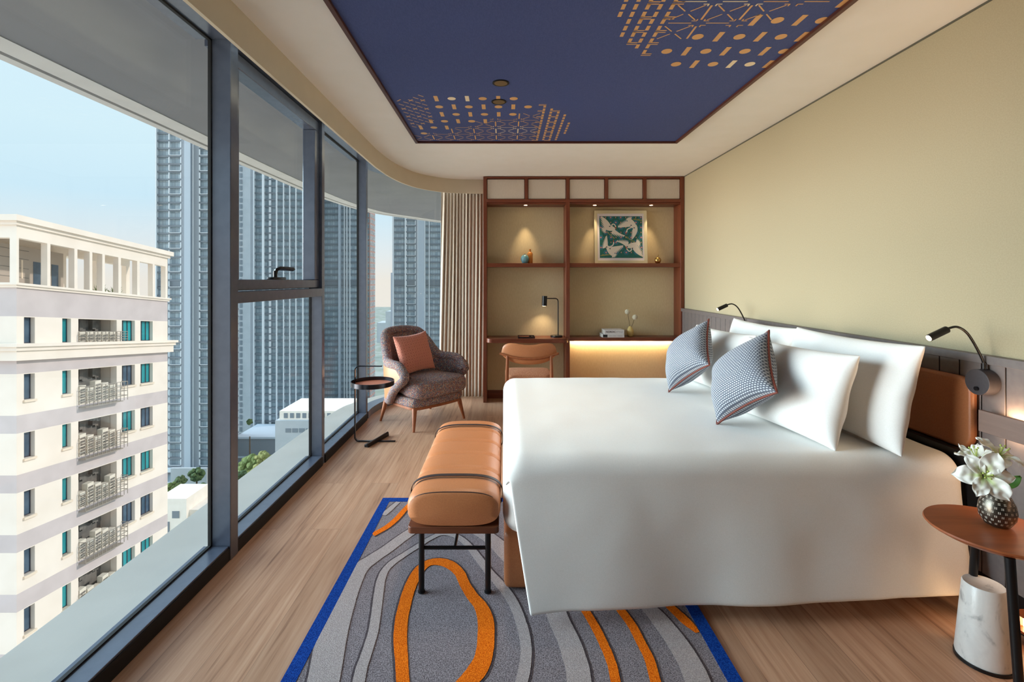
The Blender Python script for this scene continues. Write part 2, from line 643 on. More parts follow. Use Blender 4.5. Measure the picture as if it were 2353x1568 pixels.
# wainscot: v-groove boards and a cap rail on the bed wall
XW = 2.12
m = MB()
ys = [5.80]
y = 2.06 + 0.1045 * 35
edges = []
while y > -2.4:
    if y < 5.79: edges.append(y)
    y -= 0.1045
prev = 5.80
for e in edges + [-2.5]:
    m.box((XW, e + 0.003, 0.16), (XR, prev - 0.003, 1.09))
    prev = e
m.box((XW + 0.006, -2.5, 0.16), (XR, 5.80, 1.088), 1)
m.box((XW - 0.014, -2.5, 1.09), (XR, 5.80, 1.127))
m.box((XW + 0.004, -2.5, 0.0), (XR, 5.80, 0.16), 2)
struct(m, 'trim_3', [M_wain, M_groove, M_black], bevel=0.0015)

# ---------------------------------------------------------------- navy ceiling panel
PX0, PX1, PY0, PY1 = -0.765, 1.522, 1.2, 4.327
pan = thing('ceiling_panel', 'navy blue cloth ceiling panel with tan geometric medallions and a red-brown wood edge', 'ceiling panel', ((PX0 + PX1) / 2, (PY0 + PY1) / 2, ZC))
ox, oy = pan.location.x, pan.location.y
m = MB()
m.box((PX0 - ox, PY0 - oy, -0.006), (PX1 - ox, PY1 - oy, -0.0005))


def flat_poly(mb, pts, z, mi):
    inside = [(min(max(x, PX0), PX1), min(max(y, PY0), PY1)) for x, y in pts]
    a = 0
    for i in range(len(inside)):
        j = (i + 1) % len(inside)
        a += inside[i][0] * inside[j][1] - inside[j][0] * inside[i][1]
    if abs(a) < 4e-5: return
    if a > 0: inside = inside[::-1]
    mb.add([(x - ox, y - oy, z) for x, y in inside], [tuple(range(len(inside)))], mi)


def medallion(mb, cx, cy, flip):
    sgn = -1 if flip else 1
    R = 0.79
    def T(p):
        return (cx + sgn * p[0], cy + sgn * p[1])
    def put(pts, mi=1):
        c = (sum(p[0] for p in pts) / len(pts), sum(p[1] for p in pts) / len(pts))
        if max(math.hypot(*p) for p in pts) > R: return
        w = [T(p) for p in pts]
        q = (sum(p[0] for p in w) / len(w), sum(p[1] for p in w) / len(w))
        if not (PX0 + 0.005 < q[0] < PX1 - 0.005 and q[1] < PY1 - 0.005): return
        flat_poly(mb, w, -0.0068, mi)
    def bar(x0, y0, x1, y1, w, mi=1):
        d = Vector((x1 - x0, y1 - y0))
        nn = Vector((-d.y, d.x)).normalized() * w / 2
        put([(x0 + nn.x, y0 + nn.y), (x1 + nn.x, y1 + nn.y), (x1 - nn.x, y1 - nn.y), (x0 - nn.x, y0 - nn.y)], mi)
    reg = lambda x, y: ('lattice' if x > 0.49 + 0.1 * y else
                        'star' if y > -0.17 - 0.62 * (x - 0.12) else
                        'diamond' if y < -0.10 - 1.25 * (x + 0.38) and x < -0.28 else 'dot')
    # dots and bars
    for r_ in range(-6, 7):
        for c_ in range(-9, 10):
            x, y = c_ * 0.1055, -0.02 + r_ * 0.1565
            if reg(x, y) != 'dot': continue
            pale = 2 if (r_ * 5 + c_ * 3) % 23 in (0, 3) else 1
            if (r_ + c_) % 2: put([(x + 0.028 * cos(a * pi / 10), y + 0.029 * sin(a * pi / 10)) for a in range(20)], pale)
            else: put([(x - 0.0135, y - 0.048), (x + 0.0135, y - 0.048), (x + 0.0135, y + 0.048), (x - 0.0135, y + 0.048)], pale)
    # star grid
    s = 0.181
    for i in range(-6, 6):
        for j in range(-6, 6):
            x, y = 0.365 - 2 * s + i * s, -0.02 + j * s
            mid = 2 if math.hypot(x - 0.3, y + 0.02) < 0.15 else 1
            if reg(x + s / 2, y) == 'star': bar(x + 0.035, y, x + s - 0.035, y, 0.006, mid)
            if reg(x, y + s / 2) == 'star': bar(x, y + 0.03, x, y + s - 0.03, 0.010, mid)
            if reg(x + s / 2, y + s / 2) == 'star':
                h = s / 2
                for a, b in ((1, 1), (-1, 1), (1, -1), (-1, -1)):
                    bar(x + h + a * 0.012, y + h + b * 0.012, x + h + a * 0.062, y + h + b * 0.062, 0.0065, mid)
            if reg(x, y) == 'star':
                for a, b in ((1, 1), (-1, 1), (1, -1), (-1, -1)):
                    bar(x + a * 0.016, y + b * 0.02, x + a * 0.042, y + b * 0.02, 0.006, mid)
                    bar(x + a * 0.018, y + b * 0.02, x + a * 0.018, y + b * 0.036, 0.007, mid)
    # lattice strip
    for j in range(-14, 15):
        y = j * 0.062
        for q, x in enumerate((0.54, 0.595, 0.65, 0.705, 0.76)):
            if reg(x, y) != 'lattice': continue
            bar(x, y - 0.022, x, y + 0.022, 0.018)
            if q in (0, 2) and j % 2: bar(x - 0.045, y + 0.022, x + 0.009, y + 0.022, 0.008)
            if q in (0, 2) and not j % 2: bar(x - 0.045, y - 0.022, x + 0.009, y - 0.022, 0.008)
    # broken diamond maze
    c45 = sqrt(0.5)
    for i in range(-14, 15):
        for j in range(-14, 15):
            a, b = i * 0.058, j * 0.058
            x, y = (a - b) * c45 - 0.02, (a + b) * c45
            if reg(x, y) != 'diamond': continue
            k4 = (i % 4, j % 4)
            L = 0.022
            if k4 in ((0, 0), (2, 2), (1, 3), (3, 1), (0, 2)):
                bar(x - L * c45, y - L * c45, x + L * c45, y + L * c45, 0.008)
            else:
                if k4 in ((0, 1), (1, 0), (2, 3), (3, 2)):
                    bar(x - L * c45, y + L * c45, x + L * c45, y - L * c45, 0.008)
                bar(x - L * c45, y - L * c45, x + L * c45, y + L * c45, 0.008)


medallion(m, -0.25, 3.96, False)
medallion(m, 1.30, 2.14, True)
m.build('cloth_field', [M_navy, M_gold, M_palegold], pan, flat=True)
m = MB()
w = 0.024
for lo, hi in (((PX0 - w, PY0 - w), (PX0, PY1 + w)), ((PX1, PY0 - w), (PX1 + w, PY1 + w)), ((PX0, PY1), (PX1, PY1 + w)), ((PX0, PY0 - w), (PX1, PY0))):
    m.box((lo[0] - ox, lo[1] - oy, -0.022), (hi[0] - ox, hi[1] - oy, 0))
m.build('edge_trim', M_trimwood, pan, bevel=0.002)


def spot(name, loc, target, energy, size=60, blend=0.6, col=(1, 0.8, 0.55), rad=0.03, parent=None):
    d = bpy.data.lights.new(name, 'SPOT')
    d.energy, d.spot_size, d.spot_blend, d.color, d.shadow_soft_size = energy, radians(size), blend, col, rad
    o = bpy.data.objects.new(name, d)
    COL.objects.link(o)
    o.location = loc
    o.rotation_euler = (Vector(target) - Vector(loc)).to_track_quat('-Z', 'Y').to_euler()
    return o


def area(name, loc, direction, sx, sy, energy, col=(1, 0.8, 0.55), spread=180, roll_axis='Y'):
    d = bpy.data.lights.new(name, 'AREA')
    d.shape, d.size, d.size_y, d.energy, d.color, d.spread = 'RECTANGLE', sx, sy, energy, col, radians(spread)
    o = bpy.data.objects.new(name, d)
    COL.objects.link(o)
    o.location = loc
    o.rotation_euler = Vector(direction).to_track_quat('-Z', roll_axis).to_euler()
    return o


M_can = mat('downlight_can', (150, 130, 96), 0.35, 0.6)


def downlight(x, y, label, z=ZC - 0.006, energy=60, target=None, size=110, glow=True):
    t_ = thing('ceiling_downlight', label, 'downlight', (x, y, z), 0, 'recessed ceiling downlights')
    r = MB()
    prof = [(0.052, 0), (0.052, -0.004), (0.042, -0.005), (0.042, -0.0005)]
    r.lathe(prof, n=28)
    r.build('ring', M_black, t_)
    q = MB()
    q.lathe([(0.041, -0.0045), (0.033, -0.002), (0.024, -0.0008), (0.0, -0.0006)], n=28)
    q.build('reflector', M_can, t_)
    b = MB()
    b.ball((0, 0, -0.0018), 0.011, 12, 6, sc3=(1, 1, 0.15))
    b.build('bulb', M_bulb, t_)
    spot('downlight_beam', (x, y, z - 0.02), target or (x, y, 0), energy, size, 0.9, (1, 0.84, 0.64), 0.05)
    return t_


downlight(-0.02, 3.05, 'small round recessed ceiling downlight set in plain navy cloth', energy=34, size=80)
downlight(-0.035, 3.37, 'small round recessed ceiling downlight among the tan dots of the medallion', energy=34, size=80)

# ---------------------------------------------------------------- windows
GX = -1.53


def window_bay(n, y0, y1, sash=False):
    w_ = thing('window_%d' % n, kind='structure', loc=(-1.48, (y0 + y1) / 2, 0))
    O = Vector(w_.location)
    L = lambda p: tuple(Vector(p) - O)
    B = lambda mb, lo, hi, mi=0: mb.box(L(lo), L(hi), mi)
    f_ = MB()
    B(f_, (-1.56, y0, 0), (-1.43, y1, 0.075))
    B(f_, (-1.437, y0, 0.0), (-1.424, y1, 0.066), 1)
    f_.build('sill_frame', [M_frame, M_blackrub], w_, bevel=0.002)
    h_ = MB()
    B(h_, (-1.60, y0, 2.71), (-1.40, y1, 3.0))
    h_.build('head_frame', M_frame, w_)
    g_ = MB()
    B(g_, (GX - 0.006, y0, 0.05), (GX + 0.006, y1, 2.75))
    g_.build('glass_pane', M_glass, w_)
    ga = MB()
    B(ga, (GX - 0.004, y0, 0.074), (GX + 0.012, y1, 0.082))
    B(ga, (GX - 0.004, y0, 2.70), (GX + 0.012, y1, 2.712))
    B(ga, (GX - 0.004, y1 - 0.008, 0.075), (GX + 0.012, y1, 2.71))
    ga.build('gasket', M_blackrub, w_)
    if sash:
        t_ = MB()
        B(t_, (-1.56, y0, 1.333), (-1.425, y1, 1.395))
        t_.build('transom', M_frame, w_, bevel=0.002)
        s_ = MB()
        B(s_, (-1.55, y0 + 0.005, 1.40), (-1.455, y1 - 0.005, 1.462))
        B(s_, (-1.55, y0 + 0.005, 2.62), (-1.455, y1 - 0.005, 2.70))
        B(s_, (-1.55, y0 + 0.005, 1.462), (-1.455, y0 + 0.075, 2.62))
        B(s_, (-1.55, y1 - 0.085, 1.462), (-1.455, y1 - 0.005, 2.62))
        sash_o = s_.build('sash', M_frame, w_, bevel=0.004)
        hd = MB()
        hd.rbox(L((-1.50, 3.08, 1.46)), L((-1.456, 3.26, 1.478)), 0.004, 2)
        hd.cyl(L((-1.478, 3.15, 1.476)), L((-1.478, 3.15, 1.52)), 0.013)
        hd.tube([L(p) for p in ((-1.478, 3.15, 1.50), (-1.474, 3.155, 1.525), (-1.466, 3.19, 1.535), (-1.456, 3.27, 1.535), (-1.45, 3.36, 1.533))], 0.012, flat=(0.02, 0.022), up=(0, 0, 1))
        hd.build('handle', M_black, sash_o, bevel=0.003)
    return w_


window_bay(1, 1.33, 2.532)
window_bay(2, 2.605, 3.838, True)
window_bay(3, 3.892, 5.085)
for i, (y0, y1, xi) in enumerate(((1.27, 1.33, -1.42), (2.532, 2.605, -1.42), (3.838, 3.892, -1.432), (5.085, 5.14, -1.437))):
    m = MB()
    m.box((-1.537, y0, 0.0), (xi, y1, 2.98))
    struct(m, 'trim_%d' % (4 + i), M_frame, bevel=0.003)

# curved corner window behind the armchair and curtain
w5 = thing('window_4', kind='structure')
win_out = offset2(WIN, 0.13)
gl_in, gl_out = offset2(WIN, 0.095), offset2(WIN, 0.107)


def band(mb, a, b, z0, z1, mi=0):
    k = len(a)
    vs = [(p.x, p.y, z0) for p in a] + [(p.x, p.y, z1) for p in a] + [(p.x, p.y, z0) for p in b] + [(p.x, p.y, z1) for p in b]
    fs = []
    for i in range(k - 1):
        fs += [(i, i + 1, k + i + 1, k + i), (2 * k + i + 1, 2 * k + i, 3 * k + i, 3 * k + i + 1), (i + 1, i, 2 * k + i, 2 * k + i + 1), (k + i, k + i + 1, 3 * k + i + 1, 3 * k + i)]
    fs += [(0, k, 3 * k, 2 * k), (k - 1, 3 * k - 1, 4 * k - 1, 2 * k - 1)]
    mb.add(vs, fs, mi)


m = MB(); band(m, WIN, win_out, 0, 0.075); m.build('sill_frame', M_frame, w5, angle=30)
m = MB(); band(m, WIN, win_out, 2.71, 3.0); m.build('head_frame', M_frame, w5, angle=30)
m = MB(); band(m, gl_in, gl_out, 0.06, 2.75); m.build('glass_pane', M_glass, w5, angle=30)

# curved floor under the corner, ledge outside, overhang above
WCL = [Vector((-1.44, -2.5, 0)), Vector((-1.44, 5.1, 0))] + WIN[1:]
m = MB()
m.prism([(p.x + 0.0, p.y) for p in WCL[1:]] + [(-0.2, 6.1), (-1.2, 5.0)], -0.2, -0.0005)
struct(m, 'floor_bay', M_floor, angle=20)
LEDGE_IN = [Vector((-1.54, -2.5, 0)), Vector((-1.54, 5.1, 0))] + gl_out[1:]
LEDGE_OUT = spline([(-1.94, -2.5), (-1.94, 0.5), (-1.94, 3.2), (-1.93, 4.6), (-1.87, 5.52), (-1.77, 5.83), (-1.6, 6.15), (-1.25, 6.5), (-0.8, 6.7), (-0.1, 6.75)], 6)
m = MB()
m.prism([(p.x, p.y) for p in LEDGE_OUT] + [(p.x, p.y) for p in LEDGE_IN[::-1]], -0.5, 0.0)
struct(m, 'trim_8', M_concrete, angle=30)
OV = spline([(-3.05, -3.5), (-3.05, 0), (-3.05, 4.0), (-3.04, 6.0), (-2.95, 8.1), (-2.65, 9.58), (-2.11, 10.45), (-1.46, 11.3), (-0.6, 12.0), (0.6, 12.5)], 6)
OVi, OVg, OVh = offset2(OV, -0.29), offset2(OV, -0.075), offset2(OV, -0.115)
m = MB()
IN_ = [(p.x - 0.03, p.y) for p in [Vector((-1.58, -3.5, 0)), Vector((-1.58, 5.1, 0))] + win_out[1:]] + [(-0.1, 7.6), (0.6, 8.0)]
m.prism([(p.x, p.y) for p in OVi] + IN_[::-1], 2.80, 3.1, 0)
m2 = MB()
m2.prism([(p.x, p.y) for p in OV] + [(p.x, p.y) for p in OVg[::-1]], 2.795, 3.1, 0)
m2.prism([(p.x, p.y) for p in OVh] + [(p.x, p.y) for p in OVi[::-1]], 2.795, 3.1, 0)
m2.prism([(p.x, p.y) for p in OVg] + [(p.x, p.y) for p in OVh[::-1]], 2.815, 3.1, 1)
struct(m, 'trim_9', M_soffit, angle=20)
struct(m2, 'trim_10', [M_soffitw, M_soffit], angle=20)

# curtain bunched at the end of the bay
m = MB()
def cur(u, v):
    x = -0.775 + u * 0.524 - 0.045 * (1 - v) * (1 - u)
    ph = u * 2 * pi * 13
    amp = 0.014 + 0.005 * sin(u * 23) + 0.006 * (1 - v)
    sh = max(0.0, (v - 0.94) / 0.06)
    y = 6.075 + amp * sin(ph + 0.5 * sin(v * 3 + u * 9)) * (1 - 0.45 * sh)
    x += 0.008 * cos(ph * 1.0 + v * 2)
    return (x, y, 0.012 + v * 2.60)
m.grid(300, 26, cur)
tag(m.build('curtain', M_curtain, angle=180, solid=0.003), 'taupe pleated curtain bunched between the curved window and the shelving', 'curtain')

# ---------------------------------------------------------------- shelving unit with desk on the end wall
YF, YB = 5.803, 6.035
su_ = thing('shelving_unit', 'red-brown wall shelving unit with built-in desk on the end wall', 'shelving', (0.95, YF, 0))
SL = lambda p: (p[0] - 0.95, p[1] - YF, p[2])
def sbox(name, lo, hi, mt, bevel=0.002, parent=su_):
    return MB().box(SL(lo), SL(hi)).build(name, mt, parent, bevel=bevel)
for lo, hi in (((-0.246, YF, 0), (-0.204, 6.05, 2.695)), ((0.738, YF - 0.004, 0), (0.784, 6.05, 2.40)), ((2.102, YF - 0.004, 0), (2.146, 6.05, 2.695))):
    sbox('post', lo, hi, M_redwood)
m = MB()
m.box(SL((-0.204, YF, 2.672)), SL((2.102, 6.05, 2.695)))
m.build('top_rail', M_redwoodx, su_, bevel=0.002)
m = MB()
m.box(SL((-0.204, YF - 0.006, 2.388)), SL((2.102, 6.05, 2.425)))
m.box(SL((-0.204, YF + 0.012, 2.365)), SL((2.102, 6.05, 2.388)))
m.build('middle_rail', M_redwoodx, su_, bevel=0.002)
dv = [0.268, 0.761, 1.222, 1.679]
for x in dv:
    sbox('divider', (x - 0.020, YF + 0.002, 2.425), (x + 0.020, YF + 0.06, 2.672), M_redwood)
ed = [-0.204] + dv + [2.102]
for a, b in zip(ed[:-1], ed[1:]):
    p_ = sbox('upper_panel', (a + 0.024 if a > 0 else a + 0.004, YF + 0.018, 2.432), (b - 0.024 if b < 2 else b - 0.004, YF + 0.04, 2.666), M_whitecloth, 0.003)
sbox('back_panel', (-0.204, YB, 0.10), (2.102, 6.05, 2.366), M_fabricpanel, 0)
sbox('skirting', (-0.204, YB - 0.012, 0.0), (2.102, 6.05, 0.10), M_redwoodx)
sbox('shelf', (-0.204, YF + 0.004, 1.617), (0.738, YB, 1.663), M_redwoodx)
sbox('shelf', (0.784, YF + 0.004, 1.617), (2.102, YB, 1.663), M_redwoodx)
sbox('shelf', (0.784, YF - 0.004, 0.735), (2.102, YB, 0.778), M_redwoodx)
m = MB()
dk = [(-0.204, YB), (-0.204, 5.78)] + [(-0.204 + 0.07 - 0.07 * cos(a * pi / 16), 5.77 - 0.07 * sin(a * pi / 16)) for a in range(9)] + [(0.748 - 0.06 + 0.07 * sin(a * pi / 16), 5.70 + 0.07 - 0.07 * cos(a * pi / 16)) for a in range(9)] + [(0.738, 5.80), (0.738, YB)]
m.prism([(x - 0.95, y - YF) for x, y in dk], 0.724, 0.774)
m.build('desk_top', M_redwoodx, su_, bevel=0.004)
for x in (0.262, 1.095, 1.775):
    m = MB()
    m.lathe([(0.0, -0.0015), (0.017, -0.0015), (0.02, 0.0)], SL((x, 5.88, 2.3645)), 20)
    m.build('downlight', M_bulb, su_, label='small lit round downlight under the rail')
    spot('shelf_beam', (x, 5.90, 2.345), (x, 5.985, 1.7), 17 if x < 1 else 13, 48, 1.0, (1, 0.78, 0.5), 0.012)
sbox('light_strip', (0.80, YB - 0.035, 0.726), (2.09, YB - 0.015, 0.735), M_led, 0)
area('shelf_strip_light', (1.44, YB - 0.03, 0.722), (0, 0.35, -1), 1.25, 0.012, 7, (1, 0.72, 0.4))


# ---------------------------------------------------------------- small things on the shelves and desk
def lathe_thing(name, label, cat, loc, prof, mt, n=32, group=None):
    o = MB().lathe(prof, n=n).build(name, mt, angle=50)
    o.location = loc
    return tag(o, label, cat, group)


ZS = 1.6635
M_teal = noisy('teal_glaze', (96, 142, 152), (110, 156, 166), 30, 0.35)
M_ochre = noisy('ochre_glaze', (196, 118, 42), (206, 128, 48), 30, 0.4)
M_cream = noisy('cream_glaze', (204, 178, 112), (212, 186, 120), 30, 0.45)
jar = lathe_thing('round_jar', 'squat teal ceramic jar in front of the ochre bottle', 'vase', (0.253, 5.90, ZS), [(0.024, 0), (0.036, 0.008), (0.05, 0.045), (0.049, 0.07), (0.034, 0.095), (0.014, 0.104), (0.012, 0.107)], M_teal)
MB().lathe([(0.012, 0.105), (0.013, 0.112), (0.0, 0.116)], n=20).build('stopper', M_black, jar)
lathe_thing('bottle_vase', 'tall ochre bottle-shaped vase behind the teal jar', 'vase', (0.318, 5.945, ZS), [(0.028, 0), (0.033, 0.01), (0.033, 0.115), (0.028, 0.132), (0.013, 0.143), (0.012, 0.17), (0.014, 0.174), (0.010, 0.174)], M_ochre)
orb = lathe_thing('brass_ornament', 'small round brass ornament beside the crane picture', 'ornament', (1.862, 5.90, ZS), [(0.018, 0), (0.03, 0.01), (0.039, 0.036), (0.033, 0.06), (0.016, 0.074), (0.0, 0.078)], M_brass, 24)
MB().tube(spline([(0, 0, 0.076), (0.004, 0, 0.09), (0.012, 0, 0.098), (0.006, 0, 0.106)], 5), 0.003).build('stalk', M_brass, orb)

egg = thing('egg_vase', 'pale yellow egg-shaped vase holding two dried flowers on the lower shelf', 'vase', (1.528, 5.90, 0.7785))
MB().lathe([(0.02, 0), (0.034, 0.012), (0.043, 0.045), (0.04, 0.075), (0.024, 0.108), (0.011, 0.125), (0.008, 0.122)], n=28).build('vase_body', M_cream, egg)
M_stem = mat('dry_stem', (92, 70, 44), 0.8)
M_puff = noisy('seed_puff', (216, 208, 184), (240, 234, 214), 300, 0.95)
for lab, px_, py_, pz_ in (('taller dried white pompom flower in the egg-shaped vase', -0.034, -0.005, 0.30), ('shorter dried white pompom flower in the egg-shaped vase', 0.055, -0.012, 0.235)):
    fl = thing('dried_flower', lab, 'dried flower', (1.528 + px_, 5.90 + py_, 0.7785 + pz_), 0, 'pompom flowers in the egg vase')
    MB().tube(spline([(0, 0, 0), (-px_ * 0.55, 0, -pz_ * 0.38), (-px_ * 0.93, -py_, -pz_ + 0.10)], 6), 0.0022, 6).build('stem', M_stem, fl)
    q = MB()
    for i in range(150):
        zz = 1 - 2 * (i + 0.5) / 150
        a = i * 2.39996
        d = Vector((sqrt(1 - zz * zz) * cos(a), sqrt(1 - zz * zz) * sin(a), zz))
        q.cyl(d * 0.012, d * (0.030 + 0.003 * random.random()), 0.0015, 0.0045, 5)
    q.ball((0, 0, 0), 0.024, 14, 8)
    q.build('flower_head', M_puff, fl)

# books
M_paper = noisy('page_edge', (214, 208, 196), (224, 219, 208), 90, 0.9, stretch=(1, 1, 8))
M_cover = mat('book_cover_white', (214, 212, 212), 0.5)
M_ink = mat('ink_black', (24, 24, 26), 0.6)
M_inkg = mat('ink_grey', (142, 142, 146), 0.6)


def text(body, size, loc, parent, mt, name='lettering', bold=0.0, rx=pi / 2, align='LEFT'):
    c = bpy.data.curves.new(name, 'FONT')
    c.body, c.size, c.extrude, c.offset, c.align_x = body, size, 0.0002, bold, align
    c.materials.append(mt)
    tmp = bpy.data.objects.new('text_source', c)
    COL.objects.link(tmp)
    bpy.context.view_layer.update()
    me = bpy.data.meshes.new_from_object(tmp.evaluated_get(bpy.context.evaluated_depsgraph_get()))
    bpy.data.objects.remove(tmp)
    o = bpy.data.objects.new(name, me)
    COL.objects.link(o)
    o.location, o.rotation_euler, o.parent = loc, (rx, 0, 0), parent
    return o


def book(label, loc, w, d, h):
    b = thing('book', label, 'book', loc, 0, 'books stacked on the lower shelf')
    q = MB()
    q.box((0, 0, 0), (w, d, 0.003)); q.box((0, 0, h - 0.003), (w, d, h)); q.box((0, 0, 0.003), (w, 0.003, h - 0.003))
    q.build('cover', M_cover, b, bevel=0.0008)
    MB().box((0.004, 0.003, 0.003), (w - 0.004, d - 0.004, h - 0.003)).build('pages', M_paper, b)
    return b


bk1 = book('white book with a black block on its spine, at the bottom of the stack', (1.172, 5.79, 0.7785), 0.258, 0.20, 0.038)
q = MB(); q.box((0.005, -0.0006, 0.003), (0.058, 0.0, 0.034)); q.build('spine_block', M_ink, bk1)
q = MB()
for i, (a_, b_) in enumerate(((0.072, 0.084), (0.088, 0.104), (0.108, 0.118), (0.124, 0.162), (0.168, 0.176), (0.180, 0.238))):
    q.box((a_, -0.0005, 0.015), (b_, 0.0, 0.021))
q.build('faint_line', M_inkg, bk1)
bk2 = book('white book lettered NORDIC STYLE lying on top of the stack', (1.194, 5.795, 0.817), 0.236, 0.19, 0.053)
text('NORDIC', 0.030, (0.018, -0.0004, 0.018), bk2, M_ink, bold=0.0006)
text('STYLE', 0.030, (0.139, -0.0004, 0.018), bk2, M_inkg)

# desk lamp
dl = thing('desk_lamp', 'black metal desk lamp with a bent arm and cylinder shade', 'lamp', (0.632, 5.88, 0.7745))
MB().lathe([(0.072, 0), (0.072, 0.016), (0.068, 0.02), (0, 0.02)], n=40).build('base', M_black, dl)
MB().tube([(0.022, 0, 0.018), (0.022, 0, 0.43)] + [(0.022 - 0.035 + 0.035 * cos(a), 0, 0.43 + 0.035 * sin(a)) for a in [i * pi / 16 for i in range(1, 9)]] + [(-0.11, 0, 0.465)], 0.0065, 12).build('arm', M_black, dl)
q = MB()
q.cyl((-0.145, 0, 0.375), (-0.141, 0, 0.495), 0.031, n=28)
sh_ = q.build('lamp_shade', M_black, dl)
MB().lathe([(0.0, -0.001), (0.024, -0.001), (0.024, 0.0)], (-0.145, 0, 0.3745), 20).build('bulb', M_bulb, sh_)
spot('desk_lamp_beam', (0.487, 5.88, 1.143), (0.47, 5.93, 0.77), 6, 105, 0.9, (1, 0.78, 0.52), 0.02)

# tray of stationery on the desk
ty = thing('desk_tray', 'small dark tray of stationery on the desk', 'tray', (0.265, 5.80, 0.7745))
q = MB()
q.box((-0.096, -0.07, 0), (0.096, 0.07, 0.005))
for lo, hi in (((-0.1, -0.074, 0), (-0.094, 0.074, 0.024)), ((0.094, -0.074, 0), (0.1, 0.074, 0.024)), ((-0.094, -0.074, 0), (0.094, -0.068, 0.024)), ((-0.094, 0.068, 0), (0.094, 0.074, 0.024))):
    q.box(lo, hi)
q.build('tray_body', mat('tray_dark', (48, 26, 18), 0.45), ty, bevel=0.001)
nb = MB().box((-0.085, -0.06, 0), (0.035, 0.06, 0.009)).build('notepad', noisy('notepad_tan', (196, 110, 66), (206, 120, 74), 60, 0.6), bevel=0.001)
nb.location = (0.265, 5.80, 0.78)
tag(nb, 'tan notepad lying in the desk tray', 'notepad')
pn = MB().cyl((0, -0.055, 0), (0.012, 0.055, 0), 0.004, n=10).build('pen', mat('pen_ivory', (226, 200, 150), 0.4))
pn.location = (0.325, 5.80, 0.784)
tag(pn, 'ivory pen beside the notepad in the desk tray', 'pen')

# crane picture
M_artgreen = noisy('art_green', (16, 88, 82), (20, 98, 90), 60, 0.6)
M_artwhite = mat('art_white', (216, 208, 196), 0.6)
M_artblue = mat('art_blue', (44, 112, 150), 0.6)
M_artpink = mat('art_pink', (208, 128, 120), 0.6)
M_artred = mat('art_red', (206, 74, 44), 0.6)
M_artyel = mat('art_yellow', (208, 178, 36), 0.6)
M_artdark = mat('art_dark', (40, 52, 70), 0.6)
M_framegold = mat('frame_champagne', (206, 194, 162), 0.4, 0.15)
M_mat = mat('picture_mat', (222, 212, 216), 0.8)
pic = thing('framed_picture', 'square framed picture of four white cranes on green, leaning on the upper shelf', 'picture', (1.43, 5.95, ZS))
pic.rotation_euler = (radians(-4), 0, 0)
W_, H_ = 0.645, 0.655
q = MB()
def mitre(mb, w, h, t, d0, d1):
    o_ = [(-w / 2, 0), (w / 2, 0), (w / 2, h), (-w / 2, h)]
    i_ = [(-w / 2 + t, t), (w / 2 - t, t), (w / 2 - t, h - t), (-w / 2 + t, h - t)]
    vs = [(x, d0, z) for x, z in o_] + [(x, d1, z) for x, z in i_] + [(x, 0.02, z) for x, z in o_] + [(x, 0.02, z) for x, z in i_]
    fs = []
    for k in range(4):
        n_ = (k + 1) % 4
        fs += [(k, n_, 4 + n_, 4 + k), (8 + k, 8 + n_, n_, k), (4 + k, 4 + n_, 12 + n_, 12 + k), (12 + k, 12 + n_, 8 + n_, 8 + k)]
    mb.add(vs, fs)
mitre(q, W_, H_, 0.038, -0.012, -0.004)
q.build('frame', M_framegold, pic, bevel=0.002)
MB().box((-W_ / 2 + 0.03, 0.004, 0.03), (W_ / 2 - 0.03, 0.01, H_ - 0.03)).build('mount', M_mat, pic)
q = MB()
A0, A1, B0, B1 = -0.258, 0.268, 0.07, 0.585
q.box((A0, 0.002, B0), (A1, 0.004, B1))
AW, AH = A1 - A0, B1 - B0
layer = [0]
def art(pts, mi, z=None):
    """a printed shape; pts in 0..1 of the print, origin top left"""
    layer[0] += 1
    y = 0.0018 - (0.0004 if z is None else z)
    P = [(A0 + min(max(x, 0), 1) * AW, y, B1 - min(max(yy, 0), 1) * AH) for x, yy in pts]
    q.add(P, [tuple(range(len(P)))], mi)
for r_ in range(9):
    for c_ in range(5):
        x, y = (c_ + (0.5 if r_ % 2 else 0.0)) * 0.235 + 0.03, r_ * 0.12 + 0.03
        if x > 0.98 or y > 0.98: continue
        for k in range(6):
            a = k * pi / 3
            art([(x + 0.04 * cos(a) + 0.022 * cos(b * pi / 4), y + 0.04 * sin(a) + 0.022 * sin(b * pi / 4)) for b in range(8)], 2, 0.0001)
            art([(x + 0.037 * cos(a) + 0.013 * cos(b * pi / 3), y + 0.037 * sin(a) + 0.013 * sin(b * pi / 3)) for b in range(6)], 0, 0.0002)
        art([(x + 0.019 * cos(b * pi / 5), y + 0.019 * sin(b * pi / 5)) for b in range(10)], 3, 0.0003)
        art([(x + 0.008 * cos(b * pi / 4), y + 0.008 * sin(b * pi / 4)) for b in range(8)], 2, 0.0004)
        art([(x + 0.117 + dx, y + dy) for dx, dy in ((-0.012, 0), (0, -0.02), (0.012, 0), (0, 0.02))], 3, 0.0002)


def wing(root0, root1, tip, bend, nf=8):
    """feathered wing polygon from root0..root1 out to tip"""
    r0, r1, tp, bd = (Vector((*p, 0)) for p in (root0, root1, tip, bend))
    lead = [((1 - s) ** 2) * r0 + 2 * s * (1 - s) * bd + s * s * tp for s in [i / 8 for i in range(9)]]
    out = [(p.x, p.y) for p in lead]
    for i in range(nf):
        s = (i + 1) / (nf + 1)
        p = tp.lerp(r1, s)
        d = (r1 - r0).normalized() * 0.035 * (1 + sin(s * pi))
        out.append((p.x + d.x, p.y + d.y))
        p2 = tp.lerp(r1, s + 0.4 / nf)
        out.append((p2.x, p2.y))
    out.append((r1.x, r1.y))
    return out


